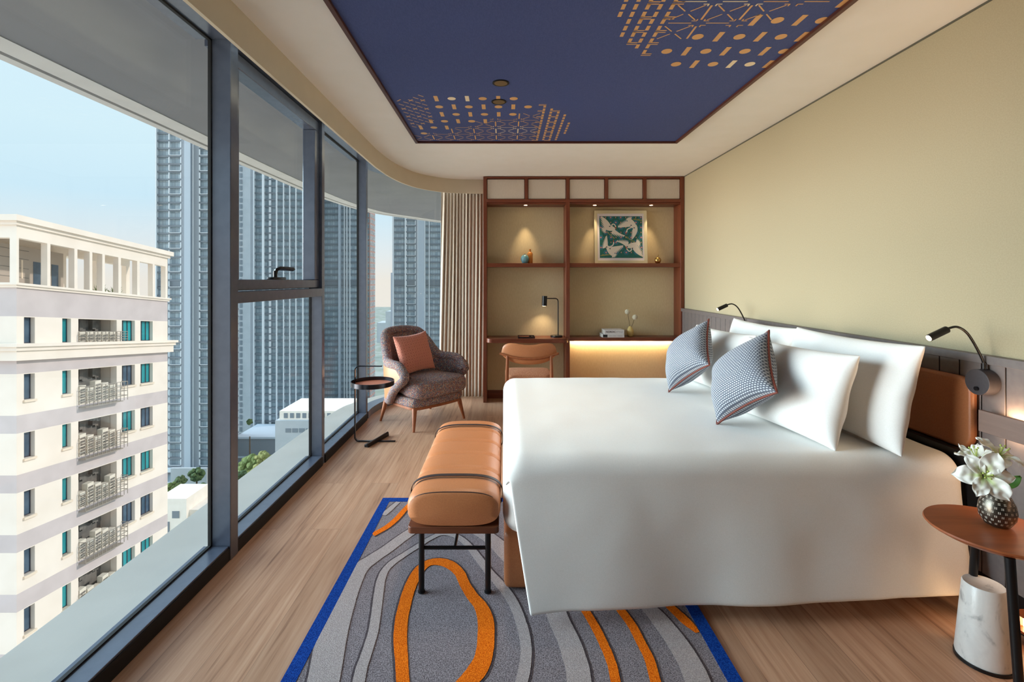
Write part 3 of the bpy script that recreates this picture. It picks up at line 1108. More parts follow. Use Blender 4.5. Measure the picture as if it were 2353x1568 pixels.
def bird(w1, w2, body, tail, neck, head):
    for w in (w1, w2): art(w, 1, 0.0006)
    art(body, 1, 0.0007)
    art(tail, 1, 0.0006)
    P = [Vector((*p, 0)) for p in neck]
    S = spline(neck, 6)
    L_, R_ = offset2(S, 0.012), offset2(S, -0.012)
    art([(p.x, p.y) for p in L_] + [(p.x, p.y) for p in R_[::-1]], 1, 0.0008)
    hx, hy, ang = head
    art([(hx + 0.016 * cos(b * pi / 5), hy + 0.02 * sin(b * pi / 5)) for b in range(10)], 1, 0.0009)
    art([(hx + 0.03 * cos(ang) + 0.018 * cos(ang + k), hy + 0.03 * sin(ang) + 0.018 * sin(ang + k)) for k in (0, 2.2, -2.2)] , 4, 0.001)
    art([(hx + 0.085 * cos(ang), hy + 0.085 * sin(ang)), (hx + 0.02 * cos(ang + 0.6), hy + 0.02 * sin(ang + 0.6)), (hx + 0.02 * cos(ang - 0.6), hy + 0.02 * sin(ang - 0.6))], 4, 0.0009)


def fan(cx, cy, a0, a1, r, n=7):
    out = [(cx, cy)]
    for i in range(n):
        a = radians(a0 + (a1 - a0) * i / (n - 1))
        da = radians((a1 - a0) / n * 0.45)
        out += [(cx + 0.72 * r * cos(a - da), cy + 0.72 * r * sin(a - da)), (cx + r * cos(a), cy + r * sin(a)), (cx + 0.72 * r * cos(a + da), cy + 0.72 * r * sin(a + da))]
    return out


def ell(cx, cy, rx, ry, ang):
    a = radians(ang)
    return [(cx + rx * cos(t) * cos(a) - ry * sin(t) * sin(a), cy + rx * cos(t) * sin(a) + ry * sin(t) * cos(a)) for t in [i * pi / 10 for i in range(20)]]


bird(wing((0.27, 0.23), (0.14, 0.32), (0.05, 0.0), (0.2, 0.08)), wing((0.34, 0.30), (0.27, 0.40), (0.60, 0.47), (0.42, 0.40)), ell(0.24, 0.29, 0.13, 0.06, 8), fan(0.16, 0.30, 110, 190, 0.13), [(0.30, 0.27), (0.29, 0.21), (0.33, 0.19), (0.37, 0.22)], (0.375, 0.24, radians(80)))
bird(wing((0.72, 0.25), (0.66, 0.12), (0.43, 0.27), (0.56, 0.27)), wing((0.86, 0.20), (0.78, 0.30), (0.77, 0.55), (0.95, 0.35)), ell(0.76, 0.18, 0.14, 0.07, 55), fan(0.72, 0.12, 200, 290, 0.12), [(0.77, 0.26), (0.70, 0.29), (0.65, 0.32), (0.64, 0.36)], (0.635, 0.37, radians(110)))
bird(wing((0.19, 0.72), (0.08, 0.78), (0.17, 0.46), (0.19, 0.58)), wing((0.26, 0.74), (0.30, 0.90), (0.55, 0.70), (0.38, 0.72)), ell(0.24, 0.83, 0.14, 0.06, 60), fan(0.30, 0.90, 10, 100, 0.11), [(0.22, 0.74), (0.27, 0.72), (0.31, 0.69), (0.325, 0.65)], (0.325, 0.64, radians(-95)))
bird(wing((0.63, 0.75), (0.68, 0.63), (0.38, 0.61), (0.52, 0.63)), wing((0.76, 0.77), (0.87, 0.70), (1.0, 0.98), (0.82, 0.90)), ell(0.76, 0.70, 0.14, 0.06, -15), fan(0.84, 0.66, -70, 40, 0.13), [(0.74, 0.75), (0.73, 0.82), (0.68, 0.84), (0.64, 0.80)], (0.635, 0.79, radians(-120)))
for x0, y0, x1, y1 in ((0.16, 0.38, 0.33, 0.54), (0.60, 0.50, 0.80, 0.63), (0.79, 0.08, 0.99, 0.11), (0.02, 0.95, 0.23, 0.93)):
    for k in range(9):
        s = k / 8
        x, y = x0 + (x1 - x0) * s, y0 + (y1 - y0) * s
        art([(x, y - 0.006), (x + 0.02, y), (x, y + 0.006)], 5, 0.0011)
        art([(x, y), (x + 0.012, y - 0.022 - 0.01 * (k % 3)), (x + 0.016, y - 0.016)], 5, 0.0011)
for x, y in ((0.24, 0.245), (0.74, 0.22), (0.81, 0.28), (0.16, 0.74), (0.24, 0.78), (0.64, 0.73), (0.76, 0.77)):
    art([(x + 0.018 * cos(b * pi / 5), y + 0.013 * sin(b * pi / 5)) for b in range(10)], 6, 0.0012)
q.build('print', [M_artgreen, M_artwhite, M_artblue, M_artpink, M_artred, M_artyel, M_artdark], pic, flat=True)

# ---------------------------------------------------------------- rug
RX0, RX1, RY0, RY1 = -0.805, 0.862, 0.9, 3.242
rug = MB()
rug.box((RX0 + 0.055, RY0, 0.0), (RX1 - 0.055, RY1 - 0.055, 0.009), 0)
for lo, hi in (((RX0, RY0), (RX0 + 0.055, RY1)), ((RX1 - 0.055, RY0), (RX1, RY1)), ((RX0 + 0.055, RY1 - 0.055), (RX1 - 0.055, RY1))):
    rug.box((lo[0], lo[1], 0), (hi[0], hi[1], 0.0105), 4)
CUR = {
 'A': (1, [(-0.60, 1.45, 0.11), (-0.653, 1.766, 0.115), (-0.702, 1.995, 0.123), (-0.723, 2.173, 0.115), (-0.73, 2.319, 0.102), (-0.726, 2.442, 0.095), (-0.681, 2.532, 0.08), (-0.624, 2.629, 0.074), (-0.572, 2.733, 0.072), (-0.512, 2.826, 0.07), (-0.412, 2.895, 0.071), (-0.29, 2.895, 0.082), (-0.185, 2.846, 0.09), (-0.072, 2.724, 0.091), (0.03, 2.55, 0.10), (0.13, 2.36, 0.098), (0.21, 2.18, 0.091), (0.238, 2.051, 0.091), (0.26, 1.949, 0.091), (0.27, 1.857, 0.092), (0.272, 1.767, 0.089), (0.24, 1.5, 0.09)]),
 'B': (1, [(-0.47, 1.45, 0.045), (-0.525, 1.766, 0.044), (-0.532, 1.877, 0.041), (-0.537, 1.995, 0.041), (-0.555, 2.117, 0.041), (-0.575, 2.231, 0.043), (-0.592, 2.345, 0.041), (-0.592, 2.428, 0.038), (-0.568, 2.501, 0.04), (-0.528, 2.563, 0.036), (-0.478, 2.637, 0.035), (-0.417, 2.724, 0.034), (-0.357, 2.779, 0.034), (-0.277, 2.76, 0.039), (-0.202, 2.671, 0.039), (-0.139, 2.548, 0.045), (-0.081, 2.428, 0.043), (-0.02, 2.319, 0.049), (0.028, 2.219, 0.048), (0.06, 2.117, 0.046), (0.081, 2.004, 0.046), (0.087, 1.903, 0.044), (0.077, 1.819, 0.045), (0.066, 1.766, 0.045), (0.0, 1.5, 0.045)]),
 'C': (3, [(-0.33, 1.64, 0.05), (-0.367, 1.766, 0.047), (-0.391, 1.86, 0.049), (-0.418, 1.966, 0.054), (-0.436, 2.075, 0.055), (-0.443, 2.196, 0.056), (-0.441, 2.319, 0.056), (-0.424, 2.428, 0.056), (-0.39, 2.489, 0.053), (-0.335, 2.504, 0.063), (-0.274, 2.476, 0.063), (-0.22, 2.407, 0.053), (-0.187, 2.319, 0.051), (-0.145, 2.231, 0.055), (-0.101, 2.156, 0.061), (-0.077, 2.064, 0.069), (-0.073, 1.957, 0.069), (-0.079, 1.869, 0.069), (-0.101, 1.803, 0.076), (-0.139, 1.745, 0.068), (-0.21, 1.66, 0.06), (-0.29, 1.62, 0.05), (-0.34, 1.66, 0.05)]),
 'D': (3, [(-0.60, 3.186, 0.031), (-0.629, 3.056, 0.037), (-0.653, 2.947, 0.039), (-0.688, 2.855, 0.04), (-0.748, 2.766, 0.041)]),
 'E1': (3, [(0.30, 2.35, 0.03), (0.327, 2.246, 0.033), (0.34, 2.188, 0.039), (0.362, 2.11, 0.039), (0.382, 2.023, 0.039), (0.396, 1.937, 0.038), (0.405, 1.857, 0.037), (0.403, 1.767, 0.036), (0.38, 1.5, 0.036)]),
 'E2': (3, [(0.45, 2.4, 0.03), (0.486, 2.263, 0.033), (0.495, 2.204, 0.039), (0.517, 2.117, 0.041), (0.538, 2.03, 0.04), (0.547, 1.937, 0.039), (0.554, 1.857, 0.039), (0.547, 1.767, 0.039), (0.52, 1.5, 0.04)]),
 'F': (1, [(0.57, 2.35, 0.06), (0.614, 2.221, 0.06), (0.635, 2.164, 0.069), (0.662, 2.08, 0.082), (0.684, 1.982, 0.088), (0.696, 1.905, 0.092), (0.701, 1.829, 0.092), (0.699, 1.767, 0.094), (0.67, 1.5, 0.094)]),
 'E3': (3, [(0.68, 2.36, 0.028), (0.709, 2.246, 0.032), (0.723, 2.196, 0.038), (0.749, 2.125, 0.045), (0.774, 2.058, 0.046), (0.795, 2.00, 0.02)]),
 'G': (1, [(-0.745, 3.0, 0.04), (-0.72, 3.08, 0.04), (-0.69, 3.18, 0.03)]),
}
for nm, (mi, pts) in CUR.items():
    S = spline([(x, y, w) for x, y, w in pts], 6)
    path = [Vector((p.x, p.y, 0)) for p in S]
    def strip(off0, off1, z, mi_):
        k = len(path)
        vs = []
        for i, p in enumerate(path):
            a, b = path[max(i - 1, 0)], path[min(i + 1, k - 1)]
            d = (b - a).normalized()
            nn = Vector((-d.y, d.x, 0))
            w = S[i].z / 2
            jg = 0.0015 * noise.noise(Vector((p.x * 60, p.y * 60, mi_)))
            for o_ in (off0, off1):
                qv = p + nn * (o_[0] * w + o_[1] + jg)
                vs.append((min(max(qv.x, RX0 + 0.055), RX1 - 0.055), min(qv.y, RY1 - 0.055), z))
        fs = [(2 * i, 2 * i + 2, 2 * i + 3, 2 * i + 1) for i in range(k - 1)]
        rug.add(vs, fs, mi_)
    strip((-1, 0), (1, 0), 0.0116, mi)
    sd = 1 if nm in ('C', 'A', 'B') else 1
    strip((1, 0.0), (1, 0.009), 0.0102, 2)
tag(rug.build('rug', [M_rug_mid, M_rug_light, M_rug_dark, M_rug_orange, M_rug_blue], flat=True), 'grey rug with orange swirls and a blue border under the bed and bench', 'rug')
ZR = 0.012

# ---------------------------------------------------------------- bed
bed = thing('bed', 'large double bed with white linen, tan leather base and headboard', 'bed', (1.0, 3.15, 0))
BL = lambda p: (p[0] - 1.0, p[1] - 3.15, p[2])
m = MB()
m.rbox(BL((0.0, 2.27, ZR)), BL((2.02, 3.98, 0.285)), 0.03, 4)
m.build('base', M_leatherb, bed)
m = MB()
m.rbox(BL((-0.005, 2.20, 0.285)), BL((2.03, 4.03, 0.655)), 0.085, 6)
m.build('mattress', M_white, bed)
# duvet: lies on the mattress, rounds the foot and hangs down both sides
RD = 0.09
def prof(t):
    """t 0..1 from the far hem over the top to the near hem -> y, z, hang weight"""
    yn, yf, zt = 2.165, 4.035, 0.663
    hang_n, hang_f = 0.50, 0.36
    segs = [hang_f, RD * pi / 2, yf - yn - 2 * RD, RD * pi / 2, hang_n]
    s = t * sum(segs)
    if s < segs[0]:
        return yf + 0.02 * (1 - s / segs[0]), zt - RD - (segs[0] - s), 1 - s / segs[0] + 0.2
    s -= segs[0]
    if s < segs[1]:
        a = s / RD
        return yf - RD + RD * cos(a), zt - RD + RD * sin(a), 0.0
    s -= segs[1]
    if s < segs[2]:
        return yf - RD - s, zt, 0.0
    s -= segs[2]
    if s < segs[3]:
        a = s / RD
        return yn + RD - RD * sin(a), zt - RD + RD * cos(a), 0.0
    s -= segs[3]
    q_ = s / segs[4]
    return yn - 0.125 * q_ ** 1.1, zt - RD - s, q_
def duvet(u, v):
    y, z, hg = prof(v)
    near = y < 2.4 and hg > 0
    x0 = 0.005 + (0.085 * hg ** 1.1 + 0.02 if near else 0.0)
    uu = u ** 1.25
    x = x0 + (2.03 - x0) * uu
    # foot rounding
    if x < RD and not near:
        d = RD - sqrt(max(RD * RD - (RD - x) ** 2, 0))
        z -= d * (1.0 if z > 0.58 else max(0.0, (z - 0.5) / 0.08))
    if near:
        # hem rises towards the headboard, slow soft folds
        z = 0.573 - (0.573 - z) * (1.0 - 0.05 * uu)
        y += 0.045 * hg * uu
        y -= hg * (0.012 * sin(x * 5.2 + 0.6) + 0.006 * sin(x * 11 + 2)) + 0.01 * hg * noise.noise(Vector((x * 3, z * 3, 1)))
        if z < 0.575: z += 0.010 * hg * sin(x * 4.1 + 1.2) - 0.03 * hg * math.exp(-uu * 9)
    else:
        z += 0.004 * noise.noise(Vector((x * 3.1, y * 3.1, 5))) - 0.002
    n3 = 0.003 * noise.noise(Vector((x * 7, y * 7, z * 7)))
    return BL((x, y + (n3 if near else 0), z + n3))
m = MB()
m.grid(70, 120, duvet, flip=True)
m.build('duvet', M_white, bed, angle=180, solid=0.012, sub=1)
# headboard
m = MB()
m.prism([(y, z) for y, z in rounded_rect(2.172, 0.69, 4.25, 1.02, 0.07, 6)], 0, 0.034, 0, Matrix(((0, 0, -1, XW - 0.004 - 1.0), (1, 0, 0, -3.15), (0, 1, 0, 0), (0, 0, 0, 1))))
hb = m.build('headboard', M_leatherb, bed, bevel=0.014, seg=4)
MB().box(BL((2.05, 2.155, 0.30)), BL((XW - 0.014, 4.23, 0.69))).build('headboard_base', M_black, bed)


def pillow_mesh(w, h, t, nu=40, nv=30, ear=0.09, p=2.4, seed=0, wr=0.008, mats=None, name='pillow', sag=0.0):
    """soft cushion in its own XY plane (width X, height Y), thickness along Z"""
    m = MB()
    def shape(u, v, side):
        a, b = 2 * u - 1, 2 * v - 1
        x = a * w / 2 * (1 - ear * (1 - b * b) * abs(a) ** 3)
        y = b * h / 2 * (1 - ear * 1.2 * (1 - a * a) * abs(b) ** 3)
        th = ((1 - abs(a) ** p) * (1 - abs(b) ** p))
        th = max(th, 0) ** 0.5
        z = side * t / 2 * th * (1 + 0.25 * sag * -b)
        if th > 0:
            nz = noise.noise(Vector((x * 6 + seed, y * 6, side * 2 + seed)))
            nz += 1.2 * noise.noise(Vector((x * 2.5, y * 9 + seed, side * 3))) * max(0, abs(a) - 0.5) * 2
            z += side * wr * nz * min(1, th * 2)
        return (x, y, z)
    m.grid(nu, nv, lambda u, v: shape(u, v, 1), uv=True)
    m.grid(nu, nv, lambda u, v: shape(u, v, -1), flip=True, uv=True)
    bmm = bmesh.new()
    me = bpy.data.meshes.new(name)
    me.from_pydata(m.v, [], m.f)
    ul = me.uv_layers.new(name='UVMap')
    for lp in me.loops: ul.data[lp.index].uv = m.uv[lp.vertex_index]
    bmm.from_mesh(me)
    bmesh.ops.remove_doubles(bmm, verts=bmm.verts[:], dist=0.0002)
    bmm.to_mesh(me)
    bmm.free()
    me.materials.append(mats)
    me.polygons.foreach_set('use_smooth', [True] * len(me.polygons))
    o = bpy.data.objects.new(name, me)
    COL.objects.link(o)
    md = o.modifiers.new('sub', 'SUBSURF')
    md.levels = md.render_levels = 1
    border = [shape(i / 30, 0, 1) for i in range(31)] + [shape(1, i / 30, 1) for i in range(1, 31)] + [shape(1 - i / 30, 1, 1) for i in range(1, 31)] + [shape(0, 1 - i / 30, 1) for i in range(1, 30)]
    return o, border


def pose(o, c, ex, ey):
    """centre c, X axis ex, Y axis ey"""
    ex = Vector(ex).normalized()
    ey = Vector(ey)
    ey = (ey - ex * ey.dot(ex)).normalized()
    ez = ex.cross(ey)
    o.matrix_world = Matrix(((ex.x, ey.x, ez.x, c[0]), (ex.y, ey.y, ez.y, c[1]), (ex.z, ey.z, ez.z, c[2]), (0, 0, 0, 1)))


# pillows stand on the bed and lean on the headboard: width runs along -Y, height up and back
for (c, ex, ey, w, h, t_, sd, lab) in (
    ((1.815, 2.63, 0.915), (0.03, -1, 0), (0.22, 0, 1), 0.93, 0.52, 0.19, 1, 'big white pillow against the headboard, beside the round lamp base'),
    ((1.87, 3.62, 0.905), (0, -1, 0), (0.22, 0, 1), 0.93, 0.50, 0.19, 4, 'white pillow against the headboard at the far side of the bed'),
    ((1.535, 2.66, 0.885), (0.16, -1, 0), (0.30, 0, 1), 0.82, 0.47, 0.20, 9, 'white pillow leaning in front, behind the cushion with the lit corner'),
    ((1.56, 3.60, 0.88), (0.10, -1, 0), (0.30, 0, 1), 0.82, 0.46, 0.20, 13, 'white pillow leaning in front on the far side, partly behind both patterned cushions'),
):
    o, _ = pillow_mesh(w, h, t_, seed=sd, mats=M_white, ear=0.055, sag=0.5, wr=0.013)
    pose(o, c, ex, ey)
    tag(o, lab, 'pillow', 'white pillows on the bed')

for dy, lab in ((0.0, 'grey patterned cushion with rust piping in front, closer to the round bedside table'), (0.78, 'grey patterned cushion with rust piping farther along the bed, towards the shelving')):
    o, border = pillow_mesh(0.42, 0.41, 0.23, nu=34, nv=34, ear=0.10, p=2.2, seed=21 + dy * 5, mats=M_weave, name='throw_cushion', wr=0.012)
    e1, e2 = Vector((0.156, -0.288, 0.233)), Vector((0.111, 0.28, 0.266))
    c = Vector((1.306, 2.664 + dy, 0.925))
    pose(o, c, e1, e2)
    pb = MB()
    pb.tube(border, 0.0055, 8, closed=True)
    pb.build('piping', M_piping, o)
    tag(o, lab, 'cushion', 'grey patterned cushions on the bed')

# ---------------------------------------------------------------- bench at the foot of the bed
bn = thing('bench', 'tan leather bench with dark straps at the foot of the bed', 'bench', (-0.228, 2.76, ZR))
m = MB()
m.prism([(x, y) for x, y in rounded_rect(-0.207, -0.565, 0.205, 0.565, 0.02, 4)], 0.302, 0.333)
m.build('seat_board', M_benchwood, bn, bevel=0.003)
def sec(a, w, h):
    c, s_ = cos(a), sin(a)
    e = 0.62
    x = math.copysign(abs(c) ** e, c) * w / 2
    z = math.copysign(abs(s_) ** (0.72 if s_ > 0 else 0.6), s_) * h / 2
    return x, z
m = MB()
Ls = [-0.56, -0.557, -0.55, -0.535]
grooves = [-0.28, -0.07, 0.14, 0.35]
y = -0.53
while y < 0.535:
    Ls.append(y)
    y += 0.015
Ls += [0.54, 0.552, 0.557, 0.56]
rows = []
for yy in Ls:
    e_ = min(abs(yy + 0.56), abs(0.56 - yy))
    sc_ = 1 - 0.07 * max(0, 1 - e_ / 0.03) ** 2
    for g in grooves:
        sc_ -= 0.075 * math.exp(-((yy - g) / 0.011) ** 2)
    for g in (-0.40, 0.42):
        sc_ -= 0.03 * math.exp(-((yy - g) / 0.03) ** 2)
    rows.append((yy, sc_))
n_ = 48
vs, fs = [], []
for yy, s_ in rows:
    for i in range(n_):
        x, z = sec(2 * pi * i / n_, 0.425, 0.16)
        up = max(0, z) / 0.08
        vs.append((x * (1 - (1 - s_) * 0.6), yy, 0.416 + (z + 0.08) * (1 - (1 - s_) * 1.0) - 0.08))
k = len(rows)
for r_ in range(k - 1):
    fs += [(r_ * n_ + i, r_ * n_ + (i + 1) % n_, (r_ + 1) * n_ + (i + 1) % n_, (r_ + 1) * n_ + i) for i in range(n_)]
for r_, rev in ((0, True), (k - 1, False)):
    b = len(vs)
    sg = -1 if rev else 1
    for q_ in (0.85, 0.55, 0.2):
        for i in range(n_):
            x, z = sec(2 * pi * i / n_, 0.425 * 0.93 * q_, 0.15 * q_)
            vs.append((x, rows[r_][0] + sg * 0.014 * (1 - q_ * q_), 0.411 + z))
    rings = [r_ * n_] + [b + j * n_ for j in range(3)]
    for a, c in zip(rings[:-1], rings[1:]):
        for i in range(n_):
            f = (a + i, a + (i + 1) % n_, c + (i + 1) % n_, c + i)
            fs.append(f if not rev else f[::-1])
    f = tuple(rings[-1] + i for i in range(n_))
    fs.append(f[::-1] if rev else f)
m.add(vs, [f[::-1] for f in fs])
cu = m.build('seat_cushion', M_leather, bn, angle=60)
for yy in (-0.556,):
    q = MB()
    q.tube([(sec(2 * pi * i / 60, 0.40, 0.15)[0], yy, 0.412 + sec(2 * pi * i / 60, 0.40, 0.15)[1]) for i in range(60)], 0.0028, 6, closed=True)
    q.build('seam', M_strap, cu)
for yy in (-0.40, 0.42):
    q = MB()
    ring = [Vector((sec(2 * pi * i / 72, 0.437, 0.17)[0], yy, 0.417 + sec(2 * pi * i / 72, 0.437, 0.17)[1])) for i in range(72)]
    ring = [p if p.z > 0.337 else Vector((p.x, p.y, 0.337)) for p in ring]
    vs = []
    for p in ring:
        nrm = Vector((p.x * 0.3, 0, p.z - 0.417)).normalized() * 0.003
        vs += [p + Vector((0, -0.0125, 0)), p + Vector((0, 0.0125, 0)), p + nrm + Vector((0, 0.0125, 0)), p + nrm + Vector((0, -0.0125, 0))]
    fs = []
    for i in range(72):
        j = (i + 1) % 72
        fs += [(4 * i + a, 4 * i + (a + 1) % 4, 4 * j + (a + 1) % 4, 4 * j + a) for a in range(4)]
    q.add(vs, [f[::-1] for f in fs])
    st = q.build('strap', M_strap, bn)
    MB().box((-0.222, yy - 0.016, 0.395), (-0.214, yy + 0.016, 0.425)).build('buckle', M_black, st, bevel=0.002)
for sx in (-1, 1):
    for sy in (-1, 1):
        q = MB()
        x, yy = sx * 0.154, sy * 0.50
        q.cyl((x, yy, 0), (x, yy, 0.303), 0.0135)
        q.cyl((x, yy, 0), (x, yy, 0.006), 0.017)
        q.build('leg', M_black, bn)
for sy in (-1, 1):
    MB().cyl((-0.154, sy * 0.50, 0.205), (0.154, sy * 0.50, 0.205), 0.0085).build('cross_bar', M_black, bn)
MB().cyl((0.0, -0.50, 0.205), (0.0, 0.50, 0.205), 0.0075).build('long_bar', M_black, bn)

# ---------------------------------------------------------------- armchair by the window
ac = thing('armchair', 'speckled lounge armchair with tan shell and wooden legs by the window', 'armchair', (-0.85, 5.10, 0), radians(46.8))
# local frame: front is -Y
for sx in (-1, 1):
    for sy in (-1, 1):
        q = MB()
        q.cyl((sx * 0.325, sy * 0.285, 0.0), (sx * 0.285, sy * 0.245, 0.21), 0.012, 0.026, 20)
        q.build('leg', M_chairwood, ac)
base_out = [(x, y) for x, y in ((-0.31, -0.27), (-0.15, -0.315), (0.15, -0.315), (0.31, -0.27), (0.335, -0.1), (0.30, 0.17), (0.19, 0.30), (0, 0.34), (-0.19, 0.30), (-0.30, 0.17), (-0.335, -0.1))]
bo = [(p.x, p.y) for p in spline(base_out, 5, True)]
MB().prism([(x * 0.95, y * 0.95) for x, y in bo], 0.198, 0.225).build('base_board', M_chairwood, ac, bevel=0.004)
def puffy(out, z0, z1, r, nr=5, top=0.02):
    m = MB()
    k = len(out)
    prof = []
    for i in range(nr + 1):
        a = pi / 2 * i / nr
        prof.append((r * (1 - sin(a)), z0 + r * (1 - cos(a))))
    for i in range(nr + 1):
        a = pi / 2 * i / nr
        prof.append((r * (1 - cos(a)), z1 - r + r * sin(a)))
    cx, cy = sum(p[0] for p in out) / k, sum(p[1] for p in out) / k
    vs, fs = [], []
    for ins, z in prof:
        for x, y in out:
            d = math.hypot(x - cx, y - cy)
            f_ = (d - ins) / d
            vs.append((cx + (x - cx) * f_, cy + (y - cy) * f_, z))
    L_ = len(prof)
    for r_ in range(L_ - 1):
        fs += [(r_ * k + i, r_ * k + (i + 1) % k, (r_ + 1) * k + (i + 1) % k, (r_ + 1) * k + i) for i in range(k)]
    last = (L_ - 1) * k
    for q_ in (0.6, 0.25):
        b = len(vs)
        for i in range(k):
            x, y, z = vs[(L_ - 1) * k + i]
            vs.append((cx + (x - cx) * q_, cy + (y - cy) * q_, z1 + top * (1 - q_ * q_)))
        fs += [(last + i, last + (i + 1) % k, b + (i + 1) % k, b + i) for i in range(k)]
        last = b
    fs.append(tuple(last + i for i in range(k)))
    fs.append(tuple(range(k))[::-1])
    m.add(vs, fs)
    return m
puffy(bo, 0.222, 0.315, 0.03).build('seat_base', M_boucle, ac, angle=60)
seat_out = [(p.x, p.y) for p in spline([(-0.29, -0.35), (-0.1, -0.385), (0.1, -0.385), (0.29, -0.35), (0.335, -0.2), (0.30, 0.0), (0.25, 0.18), (0.0, 0.24), (-0.25, 0.18), (-0.30, 0.0), (-0.335, -0.2)], 5, True)]
puffy(seat_out, 0.312, 0.475, 0.055, top=0.03).build('seat_cushion', M_boucle, ac, angle=60)
# shell: horseshoe of back and arms. a in -1..1, 0 = middle of the back
def shell_plan(a):
    s = abs(a)
    sg = 1 if a >= 0 else -1
    pts = spline([(0, 0.34), (0.14, 0.325), (0.25, 0.25), (0.325, 0.12), (0.36, -0.04), (0.355, -0.24)], 8)
    f = s * (len(pts) - 1)
    i = min(int(f), len(pts) - 2)
    p = pts[i].lerp(pts[i + 1], f - i)
    return Vector((sg * p.x, p.y, 0))
def ss(x, a, b):
    x = min(max((x - a) / (b - a), 0), 1)
    return x * x * (3 - 2 * x)
def shell_top(a):
    s = abs(a)
    return 0.91 - 0.03 * (s / 0.35) ** 2 * (s < 0.35) - (0.03 if s >= 0.35 else 0) - 0.26 * ss(s, 0.30, 0.62) - 0.09 * ss(s, 0.86, 1.0)
def shell_bot(a):
    s = abs(a)
    return 0.24 + 0.255 * ss(s, 0.60, 1.0)
def shell_pt(a, h, off):
    p = shell_plan(a)
    d = (shell_plan(min(a + 0.01, 1)) - shell_plan(max(a - 0.01, -1))).normalized()
    nn = Vector((-d.y, d.x, 0))
    if nn.dot(p - Vector((0, -0.05, 0))) < 0: nn = -nn
    z0, z1 = shell_bot(a), shell_top(a)
    z = z0 + (z1 - z0) * h
    lean = 0.16 * max(0, z - 0.42) * (1 - ss(abs(a), 0.3, 0.7))
    flare = 0.05 * sin(pi * min(1, (z - 0.24) / 0.45)) * ss(abs(a), 0.35, 0.8)
    q = p + nn * (off + flare * 0.6) + Vector((0, lean, 0))
    return Vector((q.x, q.y, z))
m = MB()
m.grid(64, 12, lambda u, v: shell_pt(2 * u - 1, v, -0.05 * sin(pi * (0.12 + 0.76 * v)) - 0.012), 0)
m.grid(64, 12, lambda u, v: shell_pt(2 * u - 1, v, 0.03), 0, flip=True)
m.build('inner_back', M_boucle, ac, angle=60)
m = MB()
m.grid(64, 12, lambda u, v: shell_pt(2 * u - 1, 0.02 + 0.96 * v, 0.036), 0, flip=True)
m.build('outer_shell', M_leather, ac, angle=60, label='smooth tan outer shell', solid=0.004)
rim = [shell_pt(2 * i / 80 - 1, 1.0, 0.004) for i in range(81)]
lowr = [shell_pt(1 - 0.9 * i / 20, 0.0, 0.004) for i in range(1, 21)]
lowl = [shell_pt(-1 + 0.9 * i / 20, 0.0, 0.004) for i in range(1, 21)]
path = lowl[::-1] + rim + lowr
sm = [path[0]] + [(path[i - 1] + path[i] * 2 + path[i + 1]) / 4 for i in range(1, len(path) - 1)] + [path[-1]]
m = MB()
m.tube(sm, [0.040 + 0.012 * sin(pi * i / len(sm)) for i in range(len(sm))], 14)
m.build('rim', M_boucle, ac, angle=70)

o, border = pillow_mesh(0.43, 0.43, 0.15, nu=34, nv=34, ear=0.09, seed=40, mats=M_diamond, name='diamond_cushion', wr=0.008)
R_ = Matrix.Rotation(radians(46.8), 3, 'Z')
ex = R_ @ Vector((0.98, 0.0, 0.07))
ey = R_ @ Vector((-0.36, 0.30, 0.88))
pose(o, Vector((-0.85, 5.10, 0)) + R_ @ Vector((-0.06, 0.06, 0.70)), ex, ey)
tag(o, 'coral cushion with nested diamond pattern on the armchair', 'cushion')

# ---------------------------------------------------------------- C-shaped side table with tray
M_chrome = mat('dark_nickel', (58, 60, 66), 0.22, 0.9)
st = thing('side_table', 'black C-shaped metal side table with round tray beside the armchair', 'side table', (-1.18, 4.40, 0))
q = MB()
xa = -0.165
arc = lambda cx, cz, r, a0, a1: [(cx + r * cos(radians(a0 + (a1 - a0) * i / 8)), 0, cz + r * sin(radians(a0 + (a1 - a0) * i / 8))) for i in range(9)]
path = [(0.20, 0, 0.006), (xa + 0.04, 0, 0.006)] + arc(xa + 0.04, 0.046, 0.04, 270, 180)[1:] + [(xa, 0, 0.64)] + arc(xa + 0.04, 0.643, 0.04, 180, 90)[1:] + [(0.08, 0, 0.683)]
q.tube(path, 0.006, flat=(0.024, 0.009), up=(0, 1, 0))
q.build('frame', M_chrome, st, bevel=0.001)
q = MB()
q.lathe([(0.0, 0), (0.188, 0), (0.191, 0.002), (0.191, 0.042), (0.184, 0.042), (0.184, 0.008), (0.0, 0.008)], (0.0, -0.02, 0.515), 56)
tr_ = q.build('tray', M_chrome, st)
MB().lathe([(0.0, 0), (0.182, 0), (0.182, 0.002), (0, 0.002)], (0.0, -0.02, 0.5235), 48).build('leather_inlay', noisy('inlay_leather', (206, 122, 92), (214, 130, 100), 60, 0.5), tr_)
q = MB()
q.tube([(-0.02, -0.15, 0.012), (0.085, 0.17, 0.012)], 0.02, flat=(0.042, 0.024), up=(1, 0, 0))
q.cyl((-0.012, -0.16, 0.022), (0.092, 0.165, 0.03), 0.012)
q.build('foot_bar', M_black, st, bevel=0.003)

